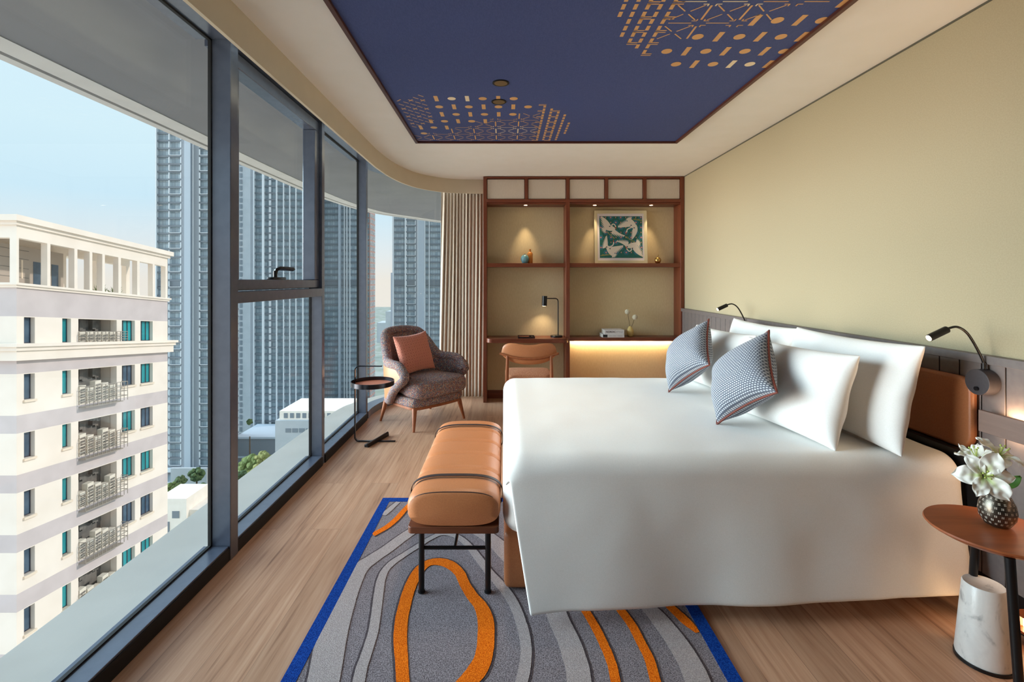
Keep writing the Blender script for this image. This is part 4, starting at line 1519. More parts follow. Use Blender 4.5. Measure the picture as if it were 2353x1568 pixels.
# ---------------------------------------------------------------- desk chair
dc = thing('desk_chair', 'wooden desk chair with tan leather back tucked under the desk', 'chair', (0.258, 5.22, 0))
def bow(x, z, y0=-0.235, k=0.55):
    return Vector((x, y0 + k * x * x, z))
m = MB()
def back_pt(u, v, side):
    a, b = 2 * u - 1, 2 * v - 1
    half = 0.285
    x = a * half
    env = max(0.0, 1 - abs(a) ** 3.2) ** 0.5
    top = 0.80 + 0.028 * (1 - math.exp(-(a / 0.55) ** 2)) - 0.0
    top = 0.718 + (top - 0.718) * max(0, 1 - abs(a) ** 6) ** 0.5
    bot = 0.718 - 0.118 * max(0.0, 1 - abs(a) ** 2.4) ** 0.6
    z = bot + (top - bot) * v
    th = 0.019 * max(0, (1 - abs(b) ** 4)) ** 0.5 * max(0, 1 - abs(a) ** 8) ** 0.5
    p = bow(x, z, -0.26)
    p.y += -0.10 * (z - 0.7) * 0.6
    return p + Vector((0, -th * side, 0))
m.grid(40, 16, lambda u, v: back_pt(u, v, 1))
m.grid(40, 16, lambda u, v: back_pt(u, v, -1), flip=True)
m.build('backrest', M_leather, dc, angle=60)
m = MB()
m.tube([bow(-0.30 + 0.6 * i / 30, 0.712 - 0.05 * (1 - ((i - 15) / 15) ** 2), -0.291) for i in range(31)], 0.0125, 10, flat=None)
m.build('back_rail', M_chairwood, dc)
for sx in (-1, 1):
    q = MB()
    q.tube([(sx * 0.235, -0.255, 0), (sx * 0.228, -0.262, 0.45), (sx * 0.222, -0.268, 0.69)], [0.013, 0.0185, 0.015], 14)
    q.build('leg', M_chairwood, dc)
    q = MB()
    q.tube([(sx * 0.235, 0.235, 0), (sx * 0.225, 0.21, 0.41)], [0.012, 0.018], 14)
    q.build('leg', M_chairwood, dc)
so = [(x, y) for x, y in rounded_rect(-0.245, -0.235, 0.245, 0.245, 0.09, 6)]
MB().prism([(x * 0.93, y * 0.93) for x, y in so], 0.385, 0.415).build('seat_frame', M_chairwood, dc, bevel=0.004)
puffy(so, 0.415, 0.485, 0.03, top=0.02).build('seat', M_seatcloth, dc, angle=60)

# ---------------------------------------------------------------- bedside: lamps, light board, table, flowers
def reading_lamp(y, lab, head):
    l_ = thing('reading_lamp', lab, 'wall lamp', (XW, y, 1.012), 0, 'gooseneck reading lamps on the bed wall')
    q = MB()
    q.cyl((0, 0, 0), (-0.052, 0, 0), 0.056, n=40)
    b_ = q.build('base', M_wainlamp, l_, bevel=0.002)
    q = MB(); q.cyl((-0.052, -0.002, -0.028), (-0.060, -0.002, -0.028), 0.009, n=16)
    q.build('switch', M_chrome, b_)
    q = MB()
    pth = spline([(-0.02, 0.0, 0.05), (-0.022, 0.0, 0.085), (-0.055, 0.004, 0.16), (-0.09, 0.006, 0.215), (-0.13, 0.006, 0.24), (-0.165, 0.005, 0.236), (-0.182, 0.004, 0.228)], 6)
    q.tube(pth, 0.0052, 10)
    q.cyl((-0.02, 0, 0.05), (-0.02, 0, 0.085), 0.0075)
    q.build('gooseneck', M_black, l_)
    q = MB()
    q.cyl((-0.178, 0.004, 0.23), (-0.262, 0.0, 0.192), 0.0155, n=20)
    h_ = q.build('lamp_head', M_black, l_, bevel=0.002)
    q = MB()
    q.cyl((-0.2605, 0.0, 0.1926), (-0.2632, 0.0, 0.1914), 0.0125, n=16)
    q.build('bulb', M_bulb, h_)
    spot('reading_beam', (XW - 0.268, y, 1.012 + 0.189), (XW - 0.75, y + (0.12 if y < 3 else -0.1), 0.80), 2.2, 70, 0.8, (1, 0.76, 0.48), 0.012)
    return l_
M_wainlamp = noisy('lamp_plate', (58, 53, 56), (62, 57, 60), 80, 0.4)
reading_lamp(2.132, 'black gooseneck reading lamp by the bedside table, round base in full view', None)
reading_lamp(4.238, 'black gooseneck reading lamp rising behind the pillows beside the shelving', None)

lb = thing('wall_light_board', 'grey-brown wall board glowing warm above and below, over the bedside table', 'wall light', (XW, 1.3, 0.85))
M_board = wood('board_grey', (112, 90, 80), (126, 102, 92), 'Y', 1, 0.5)
MB().box((-0.062, -0.95, -0.046), (-0.044, 0.815, 0.046)).build('front_board', M_board, lb, bevel=0.002)
MB().box((-0.044, -0.95, -0.020), (0, 0.78, 0.020)).build('bracket', M_wain, lb)
for s_ in (-1, 1):
    MB().box((-0.036, -0.95, s_ * 0.0225 - 0.002), (-0.02, 0.76, s_ * 0.0225 + 0.002)).build('light_strip', M_led, lb)
    area('board_glow', (XW - 0.024, 1.25, 0.85 + s_ * 0.030), (0, 0, s_), 0.016, 1.6, 9.0 if s_ > 0 else 4.0, (1, 0.66, 0.40)).rotation_euler = (pi if s_ > 0 else 0, 0, 0)

ns = thing('bedside_table', 'round wooden bedside table with black legs and a marble base', 'table', (1.775, 1.766, 0))
MB().lathe([(0.0, 0.53), (0.165, 0.53), (0.192, 0.545), (0.197, 0.551), (0.194, 0.556), (0, 0.556)], n=72).build('table_top', M_tablewood, ns, angle=40)
for tp, bt in (((-0.088, -0.140), (-0.075, -0.165)), ((0.06, 0.125), (0.10, 0.20)), ((0.11, -0.08), (0.16, -0.13))):
    q = MB()
    q.tube([(bt[0], bt[1], 0.0), (tp[0], tp[1], 0.532)], [0.013, 0.0145], 14)
    q.build('leg', M_black, ns)
mb_ = MB().lathe([(0.0, 0.012), (0.083, 0.012), (0.085, 0.02), (0.0635, 0.292), (0.061, 0.296), (0.055, 0.294), (0.0, 0.291)], (0.062, 0.10, 0), 56).build('marble_base', M_marble, ns, angle=40)
MB().lathe([(0.088, 0), (0.088, 0.012), (0, 0.012)], (0.062, 0.10, 0), 48).build('foot_plate', M_black, mb_)

# perforated vase
vs_ = thing('flower_vase', 'round dark silver vase with pierced pattern on the bedside table', 'vase', (1.812, 1.79, 0.556))
M_silver = mat('pewter', (104, 96, 86), 0.3, 0.9)
M_pierce = mat('pierced_hole', (226, 214, 196), 0.5)
vp = [(0.024, 0), (0.037, 0.007), (0.051, 0.032), (0.0545, 0.055), (0.050, 0.083), (0.038, 0.109), (0.027, 0.124), (0.025, 0.126), (0.023, 0.122), (0.032, 0.105)]
MB().lathe(vp, n=48).build('vase_body', M_silver, vs_, angle=60)
q = MB()
def vr(z):
    for (r0, z0), (r1, z1) in zip(vp[:-1], vp[1:]):
        if z0 <= z <= z1: return r0 + (r1 - r0) * (z - z0) / (z1 - z0), (r1 - r0) / (z1 - z0)
    return 0.05, 0
for row in range(7):
    z = 0.020 + row * 0.0146
    for k in range(18):
        a = 2 * pi * (k + 0.5 * (row % 2)) / 18
        for da in (-0.04, 0.04):
            for dz in (-0.0021, 0.0021):
                r0, sl = vr(z + dz)
                rr = r0 + 0.0002
                aa = a + da
                c = Vector((rr * cos(aa), rr * sin(aa), z + dz))
                tx = Vector((-sin(aa), cos(aa), 0))
                tz = Vector((sl * cos(aa), sl * sin(aa), 1)).normalized()
                q.add([c + tx * x * 0.0013 + tz * y_ * 0.0011 for x, y_ in ((-1, -1), (1, -1), (1, 1), (-1, 1))], [(0, 1, 2, 3)])
q.build('piercing', M_pierce, vs_, flat=True)

# lilies
M_petal = mat('lily_petal', (232, 230, 216), 0.55, sheen=0.2)
t = NT(M_petal)
uvc = t.coords('UV')
sepu = t.n('ShaderNodeSeparateXYZ')
t.l(uvc, sepu.inputs[0])
dist_ = t.math('ABSOLUTE', t.math('SUBTRACT', sepu.outputs['X'], 0.5))
kf = t.math('ADD', sepu.outputs['Y'], t.math('MULTIPLY', dist_, 1.6))
t.color(t.ramp(kf, [(0.02, (150, 180, 84)), (0.3, (212, 220, 168)), (0.62, (240, 238, 226)), (1.0, (244, 242, 234))]))
M_leaf = noisy('lily_leaf', (46, 88, 26), (70, 112, 38), 40, 0.45)
M_stalk = mat('lily_stalk', (92, 120, 60), 0.6)
M_anther = mat('lily_anther', (176, 190, 96), 0.6)


def petal(mb, c, axis, out, L, wd, curl):
    axis, out = Vector(axis).normalized(), Vector(out).normalized()
    sd = axis.cross(out)
    def fn(u, v):
        x = (2 * u - 1)
        s = v
        w = wd * (sin(pi * min(1, s * 0.86 + 0.10)) ** 0.8) * (1 - 0.97 * max(0, s - 0.84) / 0.16)
        r = L * (0.06 + 0.80 * s)
        up = L * (0.62 * s - curl * s * s)
        cup = 0.22 * w * x * x + 0.012 * noise.noise(Vector((s * 5 + out.x * 7, x * 2, out.y * 9)))
        return Vector(c) + out * r + axis * (up + cup) + sd * (x * w)
    mb.grid(9, 14, fn, uv=True)


def lily(lab, base, c, axis, L, wd, spin, curls):
    """flower centre c facing along axis; stalk runs back to base inside the vase mouth"""
    f_ = thing('lily', lab, 'flower', c, 0, 'white lilies in the pierced vase')
    ax = Vector(axis).normalized()
    a0 = ax.orthogonal().normalized()
    b0 = ax.cross(a0)
    q = MB()
    for k in range(6):
        an = spin + k * pi / 3
        o_ = a0 * cos(an) + b0 * sin(an)
        petal(q, (0, 0, 0), ax, o_, L * (1.0 if k % 2 else 0.93), wd * (1.15 if k % 2 else 0.85), curls[k % len(curls)])
    q.build('petals', M_petal, f_, angle=180, solid=0.0006, sub=1)
    q = MB()
    for k in range(5):
        o_ = (a0 * cos(k * 1.26) + b0 * sin(k * 1.26))
        q.tube([ax * 0.005, ax * 0.025 + o_ * 0.006, ax * 0.042 + o_ * 0.012], 0.0011, 6)
        q.ball(ax * 0.043 + o_ * 0.0125, 0.0034, 8, 6)
    q.build('stamens', M_anther, f_)
    q = MB()
    bl = Vector(base) - Vector(c)
    q.tube(spline([tuple(ax * 0.004), tuple(-ax * 0.02 + Vector((0, 0, -0.01))), tuple(bl * 0.55 + Vector((0, 0, 0.012))), tuple(bl)], 5), 0.0028, 8)
    q.build('stalk', M_stalk, f_)


VB = (1.812, 1.79, 0.665)
lily('open white lily hanging lowest over the front of the vase', VB, (1.715, 1.74, 0.758), (-0.45, -0.75, 0.35), 0.105, 0.029, 0.3, (0.35, 0.5, 0.7))
lily('open greenish-white lily highest in the vase', VB, (1.828, 1.80, 0.806), (0.1, -0.40, 0.9), 0.095, 0.023, 0.1, (0.7, 0.45, 0.9))
lily('half-open white lily behind the lowest one', VB, (1.745, 1.80, 0.795), (-0.25, 0.0, 0.95), 0.070, 0.018, 0.9, (0.0, 0.2, 0.1))
for lab, c, ax_, L in (('broad green lily leaf at the vase mouth towards the wall', (1.835, 1.80, 0.688), (0.75, -0.2, 0.55), 0.075), ('green lily leaf under the lowest flower', (1.79, 1.755, 0.684), (-0.6, -0.4, 0.05), 0.06)):
    q = MB()
    A_ = Vector(ax_).normalized()
    S_ = A_.cross(Vector((0, -0.6, 1))).normalized()
    N_ = S_.cross(A_)
    q.grid(7, 12, lambda u, v: A_ * (L * v) + S_ * ((2 * u - 1) * 0.020 * sin(pi * min(1, v * 0.9 + 0.06))) + N_ * (0.012 * v * v + 0.006 * (2 * u - 1) ** 2), uv=True)
    lf = q.build('lily_leaf', M_leaf, angle=180, solid=0.0008)
    lf.location = c
    tag(lf, lab, 'leaf', 'lily leaves in the pierced vase')

# night light low on the wall behind the bedside table
nl = thing('night_light', 'small lit step light low on the wall behind the bedside table', 'night light', (2.075, 1.93, 0))
q = MB()
q.box((0.0, -0.06, 0.040), (0.049, 0.06, 0.05)); q.box((0.0, -0.06, 0.105), (0.049, 0.06, 0.115))
q.box((0.0, -0.06, 0.05), (0.049, -0.052, 0.105)); q.box((0.0, 0.052, 0.05), (0.049, 0.06, 0.105))
q.box((0.04, -0.055, 0.05), (0.049, 0.055, 0.105))
q.build('housing', M_tablewood, nl, bevel=0.001)
MB().box((0.034, -0.05, 0.052), (0.04, 0.05, 0.103)).build('lens', M_bulb, nl)
spot('night_beam', (2.06, 1.93, 0.085), (1.5, 2.05, 0.0), 1.0, 110, 0.8, (1, 0.6, 0.28), 0.02)

# ---------------------------------------------------------------- added downlights, unseen behind the viewer, giving warm fill
for x, y, e, lab in ((0.0, -0.9, 6, 'added fill downlight out of view, on the window side'), (1.2, -0.9, 6, 'added fill downlight out of view, on the bed wall side')):
    downlight(x, y, lab, z=ZC, energy=e, size=110)

# ---------------------------------------------------------------- the city outside
ZG = -80.0
M_ground = noisy('city_ground', (120, 126, 112), (150, 152, 146), 0.05, 0.95)
struct(MB().box((-900, 20, ZG - 1), (900, 1500, ZG)), 'ground', M_ground)

# neighbouring cream block
M_cream_w = noisy('render_cream', (234, 223, 211), (240, 230, 219), 0.6, 0.9)
M_band = noisy('render_mauve', (196, 186, 186), (204, 194, 194), 0.8, 0.9)
M_tealg = noisy('teal_window', (26, 128, 138), (52, 166, 174), 1.2, 0.12, stretch=(1, 1, 0.2))
M_bluew = noisy('dark_window', (62, 84, 104), (84, 106, 126), 1.2, 0.15)
M_wframe = mat('window_frame_dark', (58, 60, 72), 0.5)
M_wsill = mat('sill_cream', (230, 214, 194), 0.8)
M_niche = noisy('niche_grey', (104, 104, 102), (128, 126, 122), 2, 0.9)
M_tile = mat('tile_grey', (176, 166, 156), 0.8)
M_rail = mat('rail_grey', (150, 142, 132), 0.6)
BX, BY, LEN = -28.5, 28.5, 12.8
SH = 0.107     # block sheared so its storey lines slope down along its length
ab_ = thing('apartment_block', 'cream apartment block with mauve bands and teal windows outside the window', 'building', (BX, BY, ZG))
def P3(dx, u, z):
    """dx out of the facade towards the hotel, u along the facade"""
    return (dx, u, z - SH * u - ZG)
def fbox(mb, dx0, dx1, u0, u1, z0, z1, mi=0):
    vs = [P3(dx0, u0, z0), P3(dx1, u0, z0), P3(dx1, u1, z0), P3(dx0, u1, z0), P3(dx0, u0, z1), P3(dx1, u0, z1), P3(dx1, u1, z1), P3(dx0, u1, z1)]
    mb.add(vs, [(3, 2, 1, 0), (4, 5, 6, 7), (0, 1, 5, 4), (1, 2, 6, 5), (2, 3, 7, 6), (3, 0, 4, 7)], mi)
DEPTH = 14
NICHE = (4.14, 7.37)
WINS = [(0.44, 1.11), (2.95, 3.58), (7.86, 9.14), (9.73, 11.05)]
levels = [(-0.63, -2.23)] + [(-4.02 - 3.49 * k, -6.46 - 3.49 * k) for k in range(5)]
m = MB()
wall_m = m
# masonry in horizontal courses; openings left out
def course(z0, z1, mi, holes):
    u = 0.0
    for a, b in holes:
        fbox(wall_m, -0.45, 0, u, a, z0, z1, mi)
        u = b
    fbox(wall_m, -0.45, 0, u, LEN, z0, z1, mi)
    fbox(wall_m, -DEPTH, -0.45, 0, 0.3, z0, z1, mi)
course(-0.63, 1.05, 1, [])
for k, (zt, zb) in enumerate(levels):
    wt, wb = zt - 0.04, max(zt - 1.58, zb)
    if k == 0: wb = zb
    course(wt, zt, 0, [])
    course(wb, wt, 0, sorted(WINS + [NICHE]))
    if wb > zb: course(zb, wb, 0, [NICHE])
    if k > 0: course(zb - 1.05, zb, 1, [])
course(-4.02, -2.23, 1, [])
fbox(wall_m, -DEPTH, 0, 0, LEN, levels[-1][1] - 1.05 - 60, levels[-1][1] - 1.05, 0)
# floors closing the body behind the openings
fbox(wall_m, -DEPTH, -1.3, 0.3, LEN, levels[-1][1] - 1.05, 1.0, 0)
fbox(wall_m, -1.3, -0.45, 0.3, 4.0, levels[-1][1] - 1.05, 1.0, 0)
fbox(wall_m, -1.3, -0.45, 7.5, LEN, levels[-1][1] - 1.05, 1.0, 0)
m.build('walls', [M_cream_w, M_band], ab_, flat=True)
# projecting mouldings
m = MB()
for z0, z1, p in ((-3.23, -2.65, 0.30), (-2.65, -2.42, 0.42), (-2.42, -2.23, 0.55)):
    fbox(m, -DEPTH, p, -p, LEN + p, z0, z1)
m.build('storey_ledge', M_cream_w, ab_, flat=True)
m = MB()
for z0, z1, p in ((1.05, 1.2, 0.1), (1.2, 1.33, 0.2)):
    fbox(m, -DEPTH, p, -p, LEN + p, z0, z1)
m.build('terrace_ledge', M_cream_w, ab_, flat=True)
m = MB()
fbox(m, -0.4, 0, 0, LEN, 3.98, 4.71)
fbox(m, -DEPTH, -0.4, 0, 0.4, 3.98, 4.71)
fbox(m, -3.6, -3.2, 0.4, LEN, 3.98, 4.71)
for z0, z1, p in ((4.71, 4.92, 0.14), (4.92, 5.27, 0.32)):
    fbox(m, -DEPTH, p, -p, LEN + p, z0, z1)
m.build('roof_cornice', M_cream_w, ab_, flat=True)
op = [(0.14, 1.92), (2.13, 3.84), (4.07, 5.03), (5.25, 6.09), (6.31, 7.53), (7.77, 9.38), (9.63, 11.06), (11.28, 12.55)]
piers = [(0.0, 0.14)] + [(op[i][1], op[i + 1][0]) for i in range(7)] + [(12.55, LEN)]
for a, b in piers:
    q = MB()
    fbox(q, -0.4, 0, a, b, 1.33, 3.98)
    q.build('pier', M_cream_w, ab_, flat=True)
for d0, d1, a, b in ((-3.6, -3.2, 6.4, 6.8), (-3.6, -3.2, 9.4, 9.7), (-3.6, -3.2, 12.4, LEN), (-2.2, -1.9, 0, 0.25)):
    q = MB()
    fbox(q, d0, d1, a, b, 1.33, 3.98)
    q.build('rear_pier', M_cream_w, ab_, flat=True)
q = MB()
fbox(q, -9, -2.6, 0.6, 5.9, 1.33, 3.98)
for z in (1.95, 2.55, 3.15, 3.7):
    fbox(q, -2.61, -2.59, 0.6, 3.4, z, z + 0.03, 1)
fbox(q, -2.61, -2.58, 2.9, 3.0, 1.9, 3.1, 2)
for u in (3.7, 4.3, 5.0): fbox(q, -2.61, -2.58, u, u + 0.5, 1.4, 3.1, 3)
q.build('roof_room', [M_tile, M_niche, M_wsill, M_bluew], ab_, flat=True)
ordn = ['first', 'second', 'third', 'fourth', 'fifth', 'sixth']
for k, (zt, zb) in enumerate(levels):
    for j, (a, b) in enumerate(WINS):
        wt, wb = zt - 0.04, (zb if k == 0 else zt - 1.58)
        f_ = MB()
        fbox(f_, -0.32, -0.26, a, b, wb, wb + 0.05); fbox(f_, -0.32, -0.26, a, b, wt - 0.05, wt)
        nb_ = 2 if b - a < 1 else 3
        for q_ in range(nb_ + 1):
            u = a + (b - a) * (q_ / nb_ if nb_ == 3 else (0, 0.36, 1)[q_])
            fbox(f_, -0.32, -0.255, max(a, u - 0.03), min(b, u + 0.03), wb, wt)
        wo = f_.build('window', M_wframe, ab_, flat=True)
        q = MB()
        fbox(q, -0.31, -0.29, a, b, wb, wt)
        dark = (j == 0) or (k, j) in ((1, 2), (2, 3), (4, 2), (4, 3))
        q.build('pane', M_bluew if dark else M_tealg, wo, flat=True)
        if k > 0:
            q = MB()
            fbox(q, -0.25, 0.1, a - 0.06, b + 0.06, wb - 0.14, wb)
            q.build('sill', M_wsill, wo, flat=True)
    # caged service niche
    a, b = NICHE
    q = MB()
    wt = zt - 0.04
    fbox(q, -1.25, -1.2, a, b, zb, wt)
    for i in range(9):
        u = a + (b - a) * (i + 0.5) / 9
        fbox(q, -1.2, -0.9 - 0.12 * (i % 3), u - 0.14, u + 0.14, zt - 0.95 + 0.12 * ((i * 3) % 4), wt - 0.02)
    q.build('niche_lining', M_niche, ab_, flat=True)
    q = MB()
    rt = zb + (0.72 if k == 0 else 1.25)
    lo_ = zb - (0.0 if k == 0 else 0.12)
    fbox(q, 0.0, 0.5, a, b, lo_ - 0.06, lo_)
    for r_ in range(4):
        z = lo_ + (rt - lo_) * (r_ + 1) / 4
        fbox(q, 0.46, 0.49, a, b + 0.45, z - 0.02, z + 0.02)
        for u in (a, b + 0.43):
            fbox(q, 0.0, 0.48, u, u + 0.03, z - 0.02, z + 0.02)
    for i in range(12):
        u = a + (b + 0.42 - a) * i / 11
        fbox(q, 0.455, 0.485, u, u + 0.03, lo_, rt)
    q.build('railing', M_rail, ab_, flat=True)
M_acw = noisy('ac_white', (222, 214, 198), (230, 222, 208), 3, 0.7)
M_acd = mat('ac_grille', (116, 112, 106), 0.7)
for k, (zt, zb) in enumerate(levels):
    for i in range(5):
        u = NICHE[0] + 0.12 + i * 0.625
        h = 1.05 + 0.22 * ((i * 2 + k) % 3) if k else 0.68
        q = MB()
        z0 = zb + 0.001 - SH * (u + 0.25)
        q.box((BX - 0.42, BY + u, z0), (BX - 0.02, BY + u + 0.5, z0 + h), 0)
        n_s = 6 if k else 4
        for s_ in range(n_s):
            zz = z0 + 0.1 + (h - 0.25) * s_ / n_s
            q.box((BX - 0.02, BY + u + 0.05, zz), (BX - 0.005, BY + u + 0.45, zz + (h - 0.25) / n_s * 0.62), 1)
        o = q.build('air_conditioner', [M_acw, M_acd], flat=True)
        tag(o, 'pale air conditioner, %s along in the %s caged niche from the top' % (ordn[i], ordn[k]), 'air conditioner', 'air conditioners in the apartment block niches')
M_shrub = noisy('shrub_green', (84, 104, 58), (112, 126, 76), 4, 0.9)
for lab, u in (('small shrub on the roof terrace, closer to the room block', 7.0), ('small shrub on the roof terrace, second from the room block', 8.4)):
    q = MB()
    for i in range(60):
        a, rr = random.random() * 2 * pi, random.random() * 0.36
        b = Vector((BX - 0.9 + rr * cos(a) * 0.6, BY + u + rr * sin(a), 1.33 - SH * u))
        d = Vector((random.uniform(-0.3, 0.3), random.uniform(-0.3, 0.3), random.uniform(0.25, 0.6)))
        q.cyl(b, b + d, 0.03, 0.004, 5)
    tag(q.build('terrace_shrub', M_shrub, flat=True), lab, 'shrub', 'shrubs on the roof terrace')

# glass towers: body, floor slabs, fins
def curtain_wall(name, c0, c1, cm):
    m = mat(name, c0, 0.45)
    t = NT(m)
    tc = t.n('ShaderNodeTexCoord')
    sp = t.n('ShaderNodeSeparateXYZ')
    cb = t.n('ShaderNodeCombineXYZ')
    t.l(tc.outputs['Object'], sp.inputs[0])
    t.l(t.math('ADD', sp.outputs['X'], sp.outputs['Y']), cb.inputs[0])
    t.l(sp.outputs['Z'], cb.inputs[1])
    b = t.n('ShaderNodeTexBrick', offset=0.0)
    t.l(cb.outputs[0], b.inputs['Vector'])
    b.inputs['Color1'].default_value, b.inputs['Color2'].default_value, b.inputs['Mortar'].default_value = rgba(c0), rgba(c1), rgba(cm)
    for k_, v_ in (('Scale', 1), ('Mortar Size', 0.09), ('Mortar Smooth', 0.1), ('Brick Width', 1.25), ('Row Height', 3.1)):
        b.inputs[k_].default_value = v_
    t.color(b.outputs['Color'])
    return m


M_tg = curtain_wall('tower_glass', (138, 156, 167), (174, 188, 196), (128, 140, 150))  # distance haze is put into these pale, low-contrast tower colours
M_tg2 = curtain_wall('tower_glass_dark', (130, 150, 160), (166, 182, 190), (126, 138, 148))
M_slab = mat('tower_slab', (122, 130, 138), 0.8)
M_fin = mat('tower_fin', (222, 226, 230), 0.7)
M_col = mat('tower_column', (182, 192, 203), 0.7)
M_brick = mat('tower_core', (150, 156, 163), 0.8)
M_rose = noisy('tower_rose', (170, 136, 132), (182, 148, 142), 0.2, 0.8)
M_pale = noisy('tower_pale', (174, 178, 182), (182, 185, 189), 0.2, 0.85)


def tower(lab, y, x0, x1, z1, bays, floor=3.1, depth=14, mech=True, glass=M_tg, z0=ZG):
    """bays: list of (fraction 0..1, fraction, kind) along the front"""
    w_ = x1 - x0
    t_ = thing('glass_tower', lab, 'tower', ((x0 + x1) / 2, y, z0))
    L = lambda x, yy, z: (x - (x0 + x1) / 2, yy - y, z - z0)
    B = lambda mb, a, b, mi=0: mb.box(L(*a), L(*b), mi)
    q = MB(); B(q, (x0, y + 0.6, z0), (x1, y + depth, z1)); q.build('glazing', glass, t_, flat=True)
    q = MB()
    z = 1.6
    while z > z0 + 6: z -= floor
    while z < z1:
        B(q, (x0 - 0.1, y, z - 0.36), (x1 + 0.1, y + depth, z + 0.36))
        z += floor
    if mech: B(q, (x0 - 0.1, y + 0.1, -0.9), (x1 + 0.1, y + 2, 1.9))
    q.build('floor_slabs', M_slab, t_, flat=True)
    fi, co, cr, ra = MB(), MB(), MB(), MB()
    for a, b, kd in bays:
        xa, xb = x0 + a * w_, x0 + b * w_
        if kd == 'fin': B(fi, (xa, y - 0.5, z0 + 6), (xb, y + 1, z1))
        if kd == 'col': B(co, (xa, y - 1.2, z0 + 6), (xb, y + 1, z1))
        if kd == 'core': B(cr, (xa, y - 0.2, z0 + 6), (xb, y + 1, z1))
        if kd == 'rail':
            z = 1.6
            while z > z0 + 8: z -= floor
            kk = 0
            while z < z1:
                if (kk * 7) % 5 < 2: B(ra, (xa, y - 0.3, z + 0.3), (xb, y - 0.2, z + 0.5))
                B(ra, (xa, y - 0.3, z + 0.36), (xa + 0.35, y + 0.3, z + floor - 0.36))
                B(ra, (xb - 0.35, y - 0.3, z + 0.36), (xb, y + 0.3, z + floor - 0.36))
                z += floor
                kk += 1
    for mb, nm, mt in ((fi, 'fins', M_fin), (co, 'columns', M_col), (cr, 'core_wall', M_brick), (ra, 'balcony_frames', M_fin)):
        if mb.v: mb.build(nm, mt, t_, flat=True)
    q = MB()
    for zz, p in ((z0 + 6, 1.5), (z0 + 0.0, 0.5)):
        B(q, (x0 - 1, y - p, zz - (0.8 if zz > z0 else 0)), (x1 + 1, y + depth, zz + 0.6))
    q.build('podium_slab', M_fin, t_, flat=True)
    return t_


D_ = lambda px, y: (px - 1158) * y / 1120
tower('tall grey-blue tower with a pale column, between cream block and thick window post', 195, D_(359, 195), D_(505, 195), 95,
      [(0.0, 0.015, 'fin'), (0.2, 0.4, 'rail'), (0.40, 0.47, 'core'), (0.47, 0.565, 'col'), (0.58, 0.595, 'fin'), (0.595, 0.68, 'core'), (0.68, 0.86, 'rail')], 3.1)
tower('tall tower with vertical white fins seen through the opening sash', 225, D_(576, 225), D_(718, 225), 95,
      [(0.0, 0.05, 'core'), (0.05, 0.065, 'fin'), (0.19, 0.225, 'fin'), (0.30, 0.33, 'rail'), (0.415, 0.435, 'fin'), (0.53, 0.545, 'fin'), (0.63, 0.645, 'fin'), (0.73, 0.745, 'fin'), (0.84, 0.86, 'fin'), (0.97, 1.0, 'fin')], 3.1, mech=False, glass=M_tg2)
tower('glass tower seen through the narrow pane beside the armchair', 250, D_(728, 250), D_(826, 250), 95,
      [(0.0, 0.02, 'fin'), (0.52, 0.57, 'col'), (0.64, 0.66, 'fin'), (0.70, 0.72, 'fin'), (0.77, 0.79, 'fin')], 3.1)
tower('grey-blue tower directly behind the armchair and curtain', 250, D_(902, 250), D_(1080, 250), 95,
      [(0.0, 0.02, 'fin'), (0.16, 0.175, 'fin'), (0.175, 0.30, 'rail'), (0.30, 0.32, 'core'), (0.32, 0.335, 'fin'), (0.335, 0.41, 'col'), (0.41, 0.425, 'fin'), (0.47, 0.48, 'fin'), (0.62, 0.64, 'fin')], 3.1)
pt = thing('pale_tower', 'slim pale tower with dark window strips beside the thick window post', 'tower', (D_(552, 240), 240, ZG))
q = MB(); q.box((-9, 0, 0), (7.5, 20, 175)); q.build('walls', M_pale, pt, flat=True)
for xx in (-3.5, -0.3, 5.8):
    q = MB()
    for k in range(56): q.box((xx, -0.15, 4 + k * 3.05), (xx + 1.2, 0, 6.2 + k * 3.05))
    q.build('window_strip', M_slab, pt, flat=True)
rt_ = thing('rose_tower', 'narrow rose-coloured tower edge lit by the sun beside the gap of sky', 'tower', (-74.25, 270, ZG))
q = MB(); q.box((-8, 0, 0), (0, 11, 175)); q.build('walls', M_rose, rt_, flat=True)
q = MB()
for k in range(56):
    for yy in (0.8, 4.4, 8.0): q.box((-0.1, yy, 2 + k * 3.1), (0.12, yy + 2.4, 4.1 + k * 3.1))
    for xx in (-3.6, -1.7): q.box((xx, -0.12, 2 + k * 3.1), (xx + 1.3, 0.1, 4.1 + k * 3.1))
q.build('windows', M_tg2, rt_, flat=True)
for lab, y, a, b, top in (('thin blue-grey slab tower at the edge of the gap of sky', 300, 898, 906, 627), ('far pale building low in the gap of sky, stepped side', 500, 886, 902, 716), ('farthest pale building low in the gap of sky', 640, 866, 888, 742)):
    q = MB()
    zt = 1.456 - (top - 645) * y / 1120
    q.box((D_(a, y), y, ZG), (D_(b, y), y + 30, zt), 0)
    tag(q.build('distant_building', M_pale if y > 400 else M_col, flat=True), lab, 'building', 'distant buildings in the gap of sky')

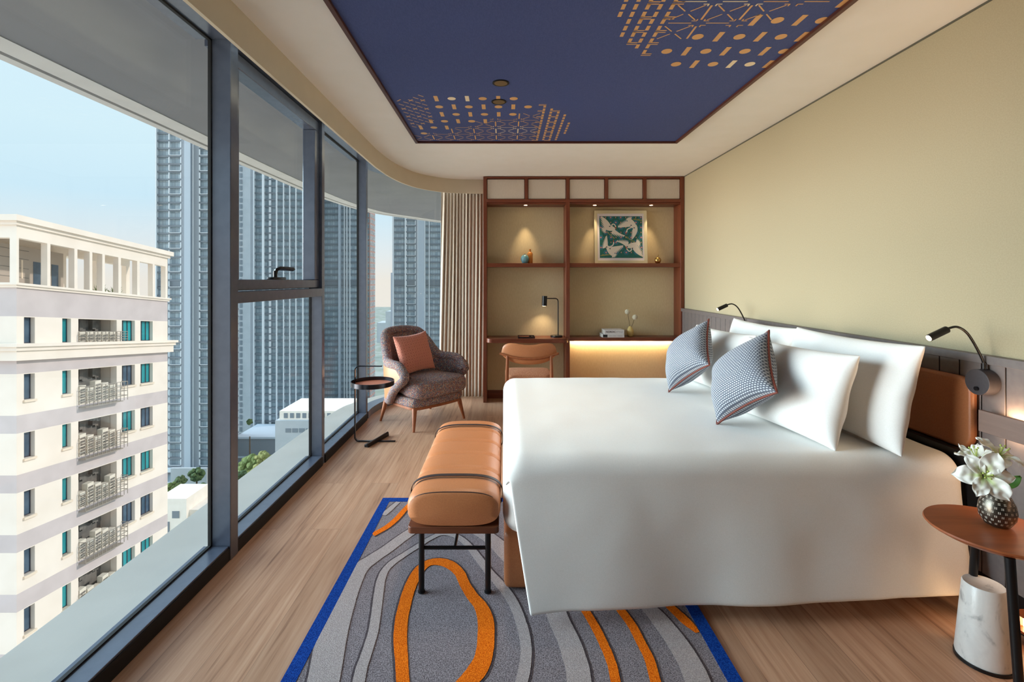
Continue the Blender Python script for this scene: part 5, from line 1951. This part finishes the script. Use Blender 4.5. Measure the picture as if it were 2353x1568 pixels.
# low buildings and trees
lo1 = thing('school_building', 'low white building with rows of small windows beyond the lower pane', 'building', (D_(690, 165), 165, ZG))
q = MB(); q.box((-8.5, 0, 0), (14, 20, 34)); q.build('walls', M_pale, lo1, flat=True)
q = MB(); q.box((-7.5, 1, 34), (14, 19, 37.0)); q.build('roof_storey', M_cream_w, lo1, flat=True)
q = MB()
for k in range(9): q.box((-6 + k * 2.1, 0.9, 34.6), (-4.7 + k * 2.1, 1.02, 36.3))
for k in range(8): q.box((-5 + k * 2.3, -0.1, 30.0), (-3.2 + k * 2.3, 0.02, 31.4))
for k in range(8): q.box((-5 + k * 2.3, -0.1, 24.0), (-3.2 + k * 2.3, 0.02, 25.2))
q.build('windows', M_slab, lo1, flat=True)
lo2 = thing('rooftop_house', 'small white flat-roofed building at the foot of the cream block', 'building', (D_(412, 110), 110, ZG))
q = MB(); q.box((-5, 0, 0), (1.6, 8, 32.2)); q.box((1.6, 1, 0), (3.6, 9, 29.2)); q.build('walls', M_cream_w, lo2, flat=True)
q = MB(); q.box((-1.6, -0.06, 27.8), (0, 0.0, 29.4)); q.box((-3.6, -0.06, 22), (-2.2, 0, 27)); q.build('windows', M_slab, lo2, flat=True)
lo3 = thing('dark_podium', 'long dark podium building at the base of the towers', 'building', (D_(610, 205), 205, ZG))
q = MB(); q.box((-12, 0, 0), (50, 18, 15)); q.build('walls', M_slab, lo3, flat=True)
q = MB(); q.box((-12.5, -0.6, 15), (50.5, 18, 15.8)); q.box((-12.5, -0.6, 7), (50.5, 0, 7.6)); q.build('roof_edge', M_col, lo3, flat=True)

tree_cols = [noisy('crown_dark', (58, 78, 48), (84, 102, 62), 0.7, 0.95), noisy('crown_mid', (92, 108, 58), (122, 134, 78), 0.7, 0.95), noisy('crown_olive', (120, 122, 66), (142, 140, 84), 0.7, 0.95)]
M_trunk = mat('tree_trunk', (86, 74, 62), 0.9)
def tree(lab, px, y, top_py, w_px, ci):
    x = D_(px, y)
    zt = 1.456 - (top_py - 645) * y / 1120
    r = w_px * y / 1120 / 2
    t_ = thing('tree', lab, 'tree', (x, y, ZG), 0, 'trees among the buildings below')
    h = zt - ZG
    MB().cyl((0, 0, 0), (0, 0, h * 0.7), 0.45, 0.25, 8).build('trunk', M_trunk, t_)
    q = MB()
    for i in range(46):
        d = Vector((random.gauss(0, 1), random.gauss(0, 1), random.gauss(0, 1))).normalized() * (random.random() ** 0.4)
        rr = r * random.uniform(0.2, 0.36)
        c = Vector((d.x * (r - rr), d.y * (r - rr), h - r + d.z * (r - rr)))
        bm = bmesh.new()
        bmesh.ops.create_icosphere(bm, subdivisions=2, radius=rr)
        for v_ in bm.verts:
            v_.co = c + v_.co * (1 + 0.35 * noise.noise(v_.co * 2.2 / rr + c))
        q.from_bm(bm)
    q.build('crown', tree_cols[ci], t_, flat=True)
tl = [('broad green tree behind the thick window post, widest of the grove', 575, 176, 1040, 60, 1), ('olive tree at the front of the grove by the low white building', 606, 172, 1032, 44, 2), ('dark green tree low at the edge of the grove', 552, 165, 1078, 50, 0),
      ('olive tree between the grove and the window ledge', 592, 158, 1066, 46, 2), ('tall thin tree beside the blue podium', 415, 178, 1092, 30, 0), ('bushy tree hiding the base of the tower', 452, 182, 1070, 40, 0),
      ('dark tree in front of the pale wall', 462, 150, 1110, 40, 0), ('small tree beside the edge of the cream block', 396, 172, 1106, 34, 1), ('olive shrubby tree behind the small white building', 446, 130, 1150, 44, 2), ('lone tree in front of the pale tower', 574, 200, 962, 16, 0)]
for a in tl: tree(*a)
q = MB(); q.box((D_(392, 188), 188, ZG), (D_(475, 188), 189, ZG + 9)); 
tag(q.build('court_fence', M_pale, flat=True), 'long pale fence behind the trees at the foot of the tower', 'fence')
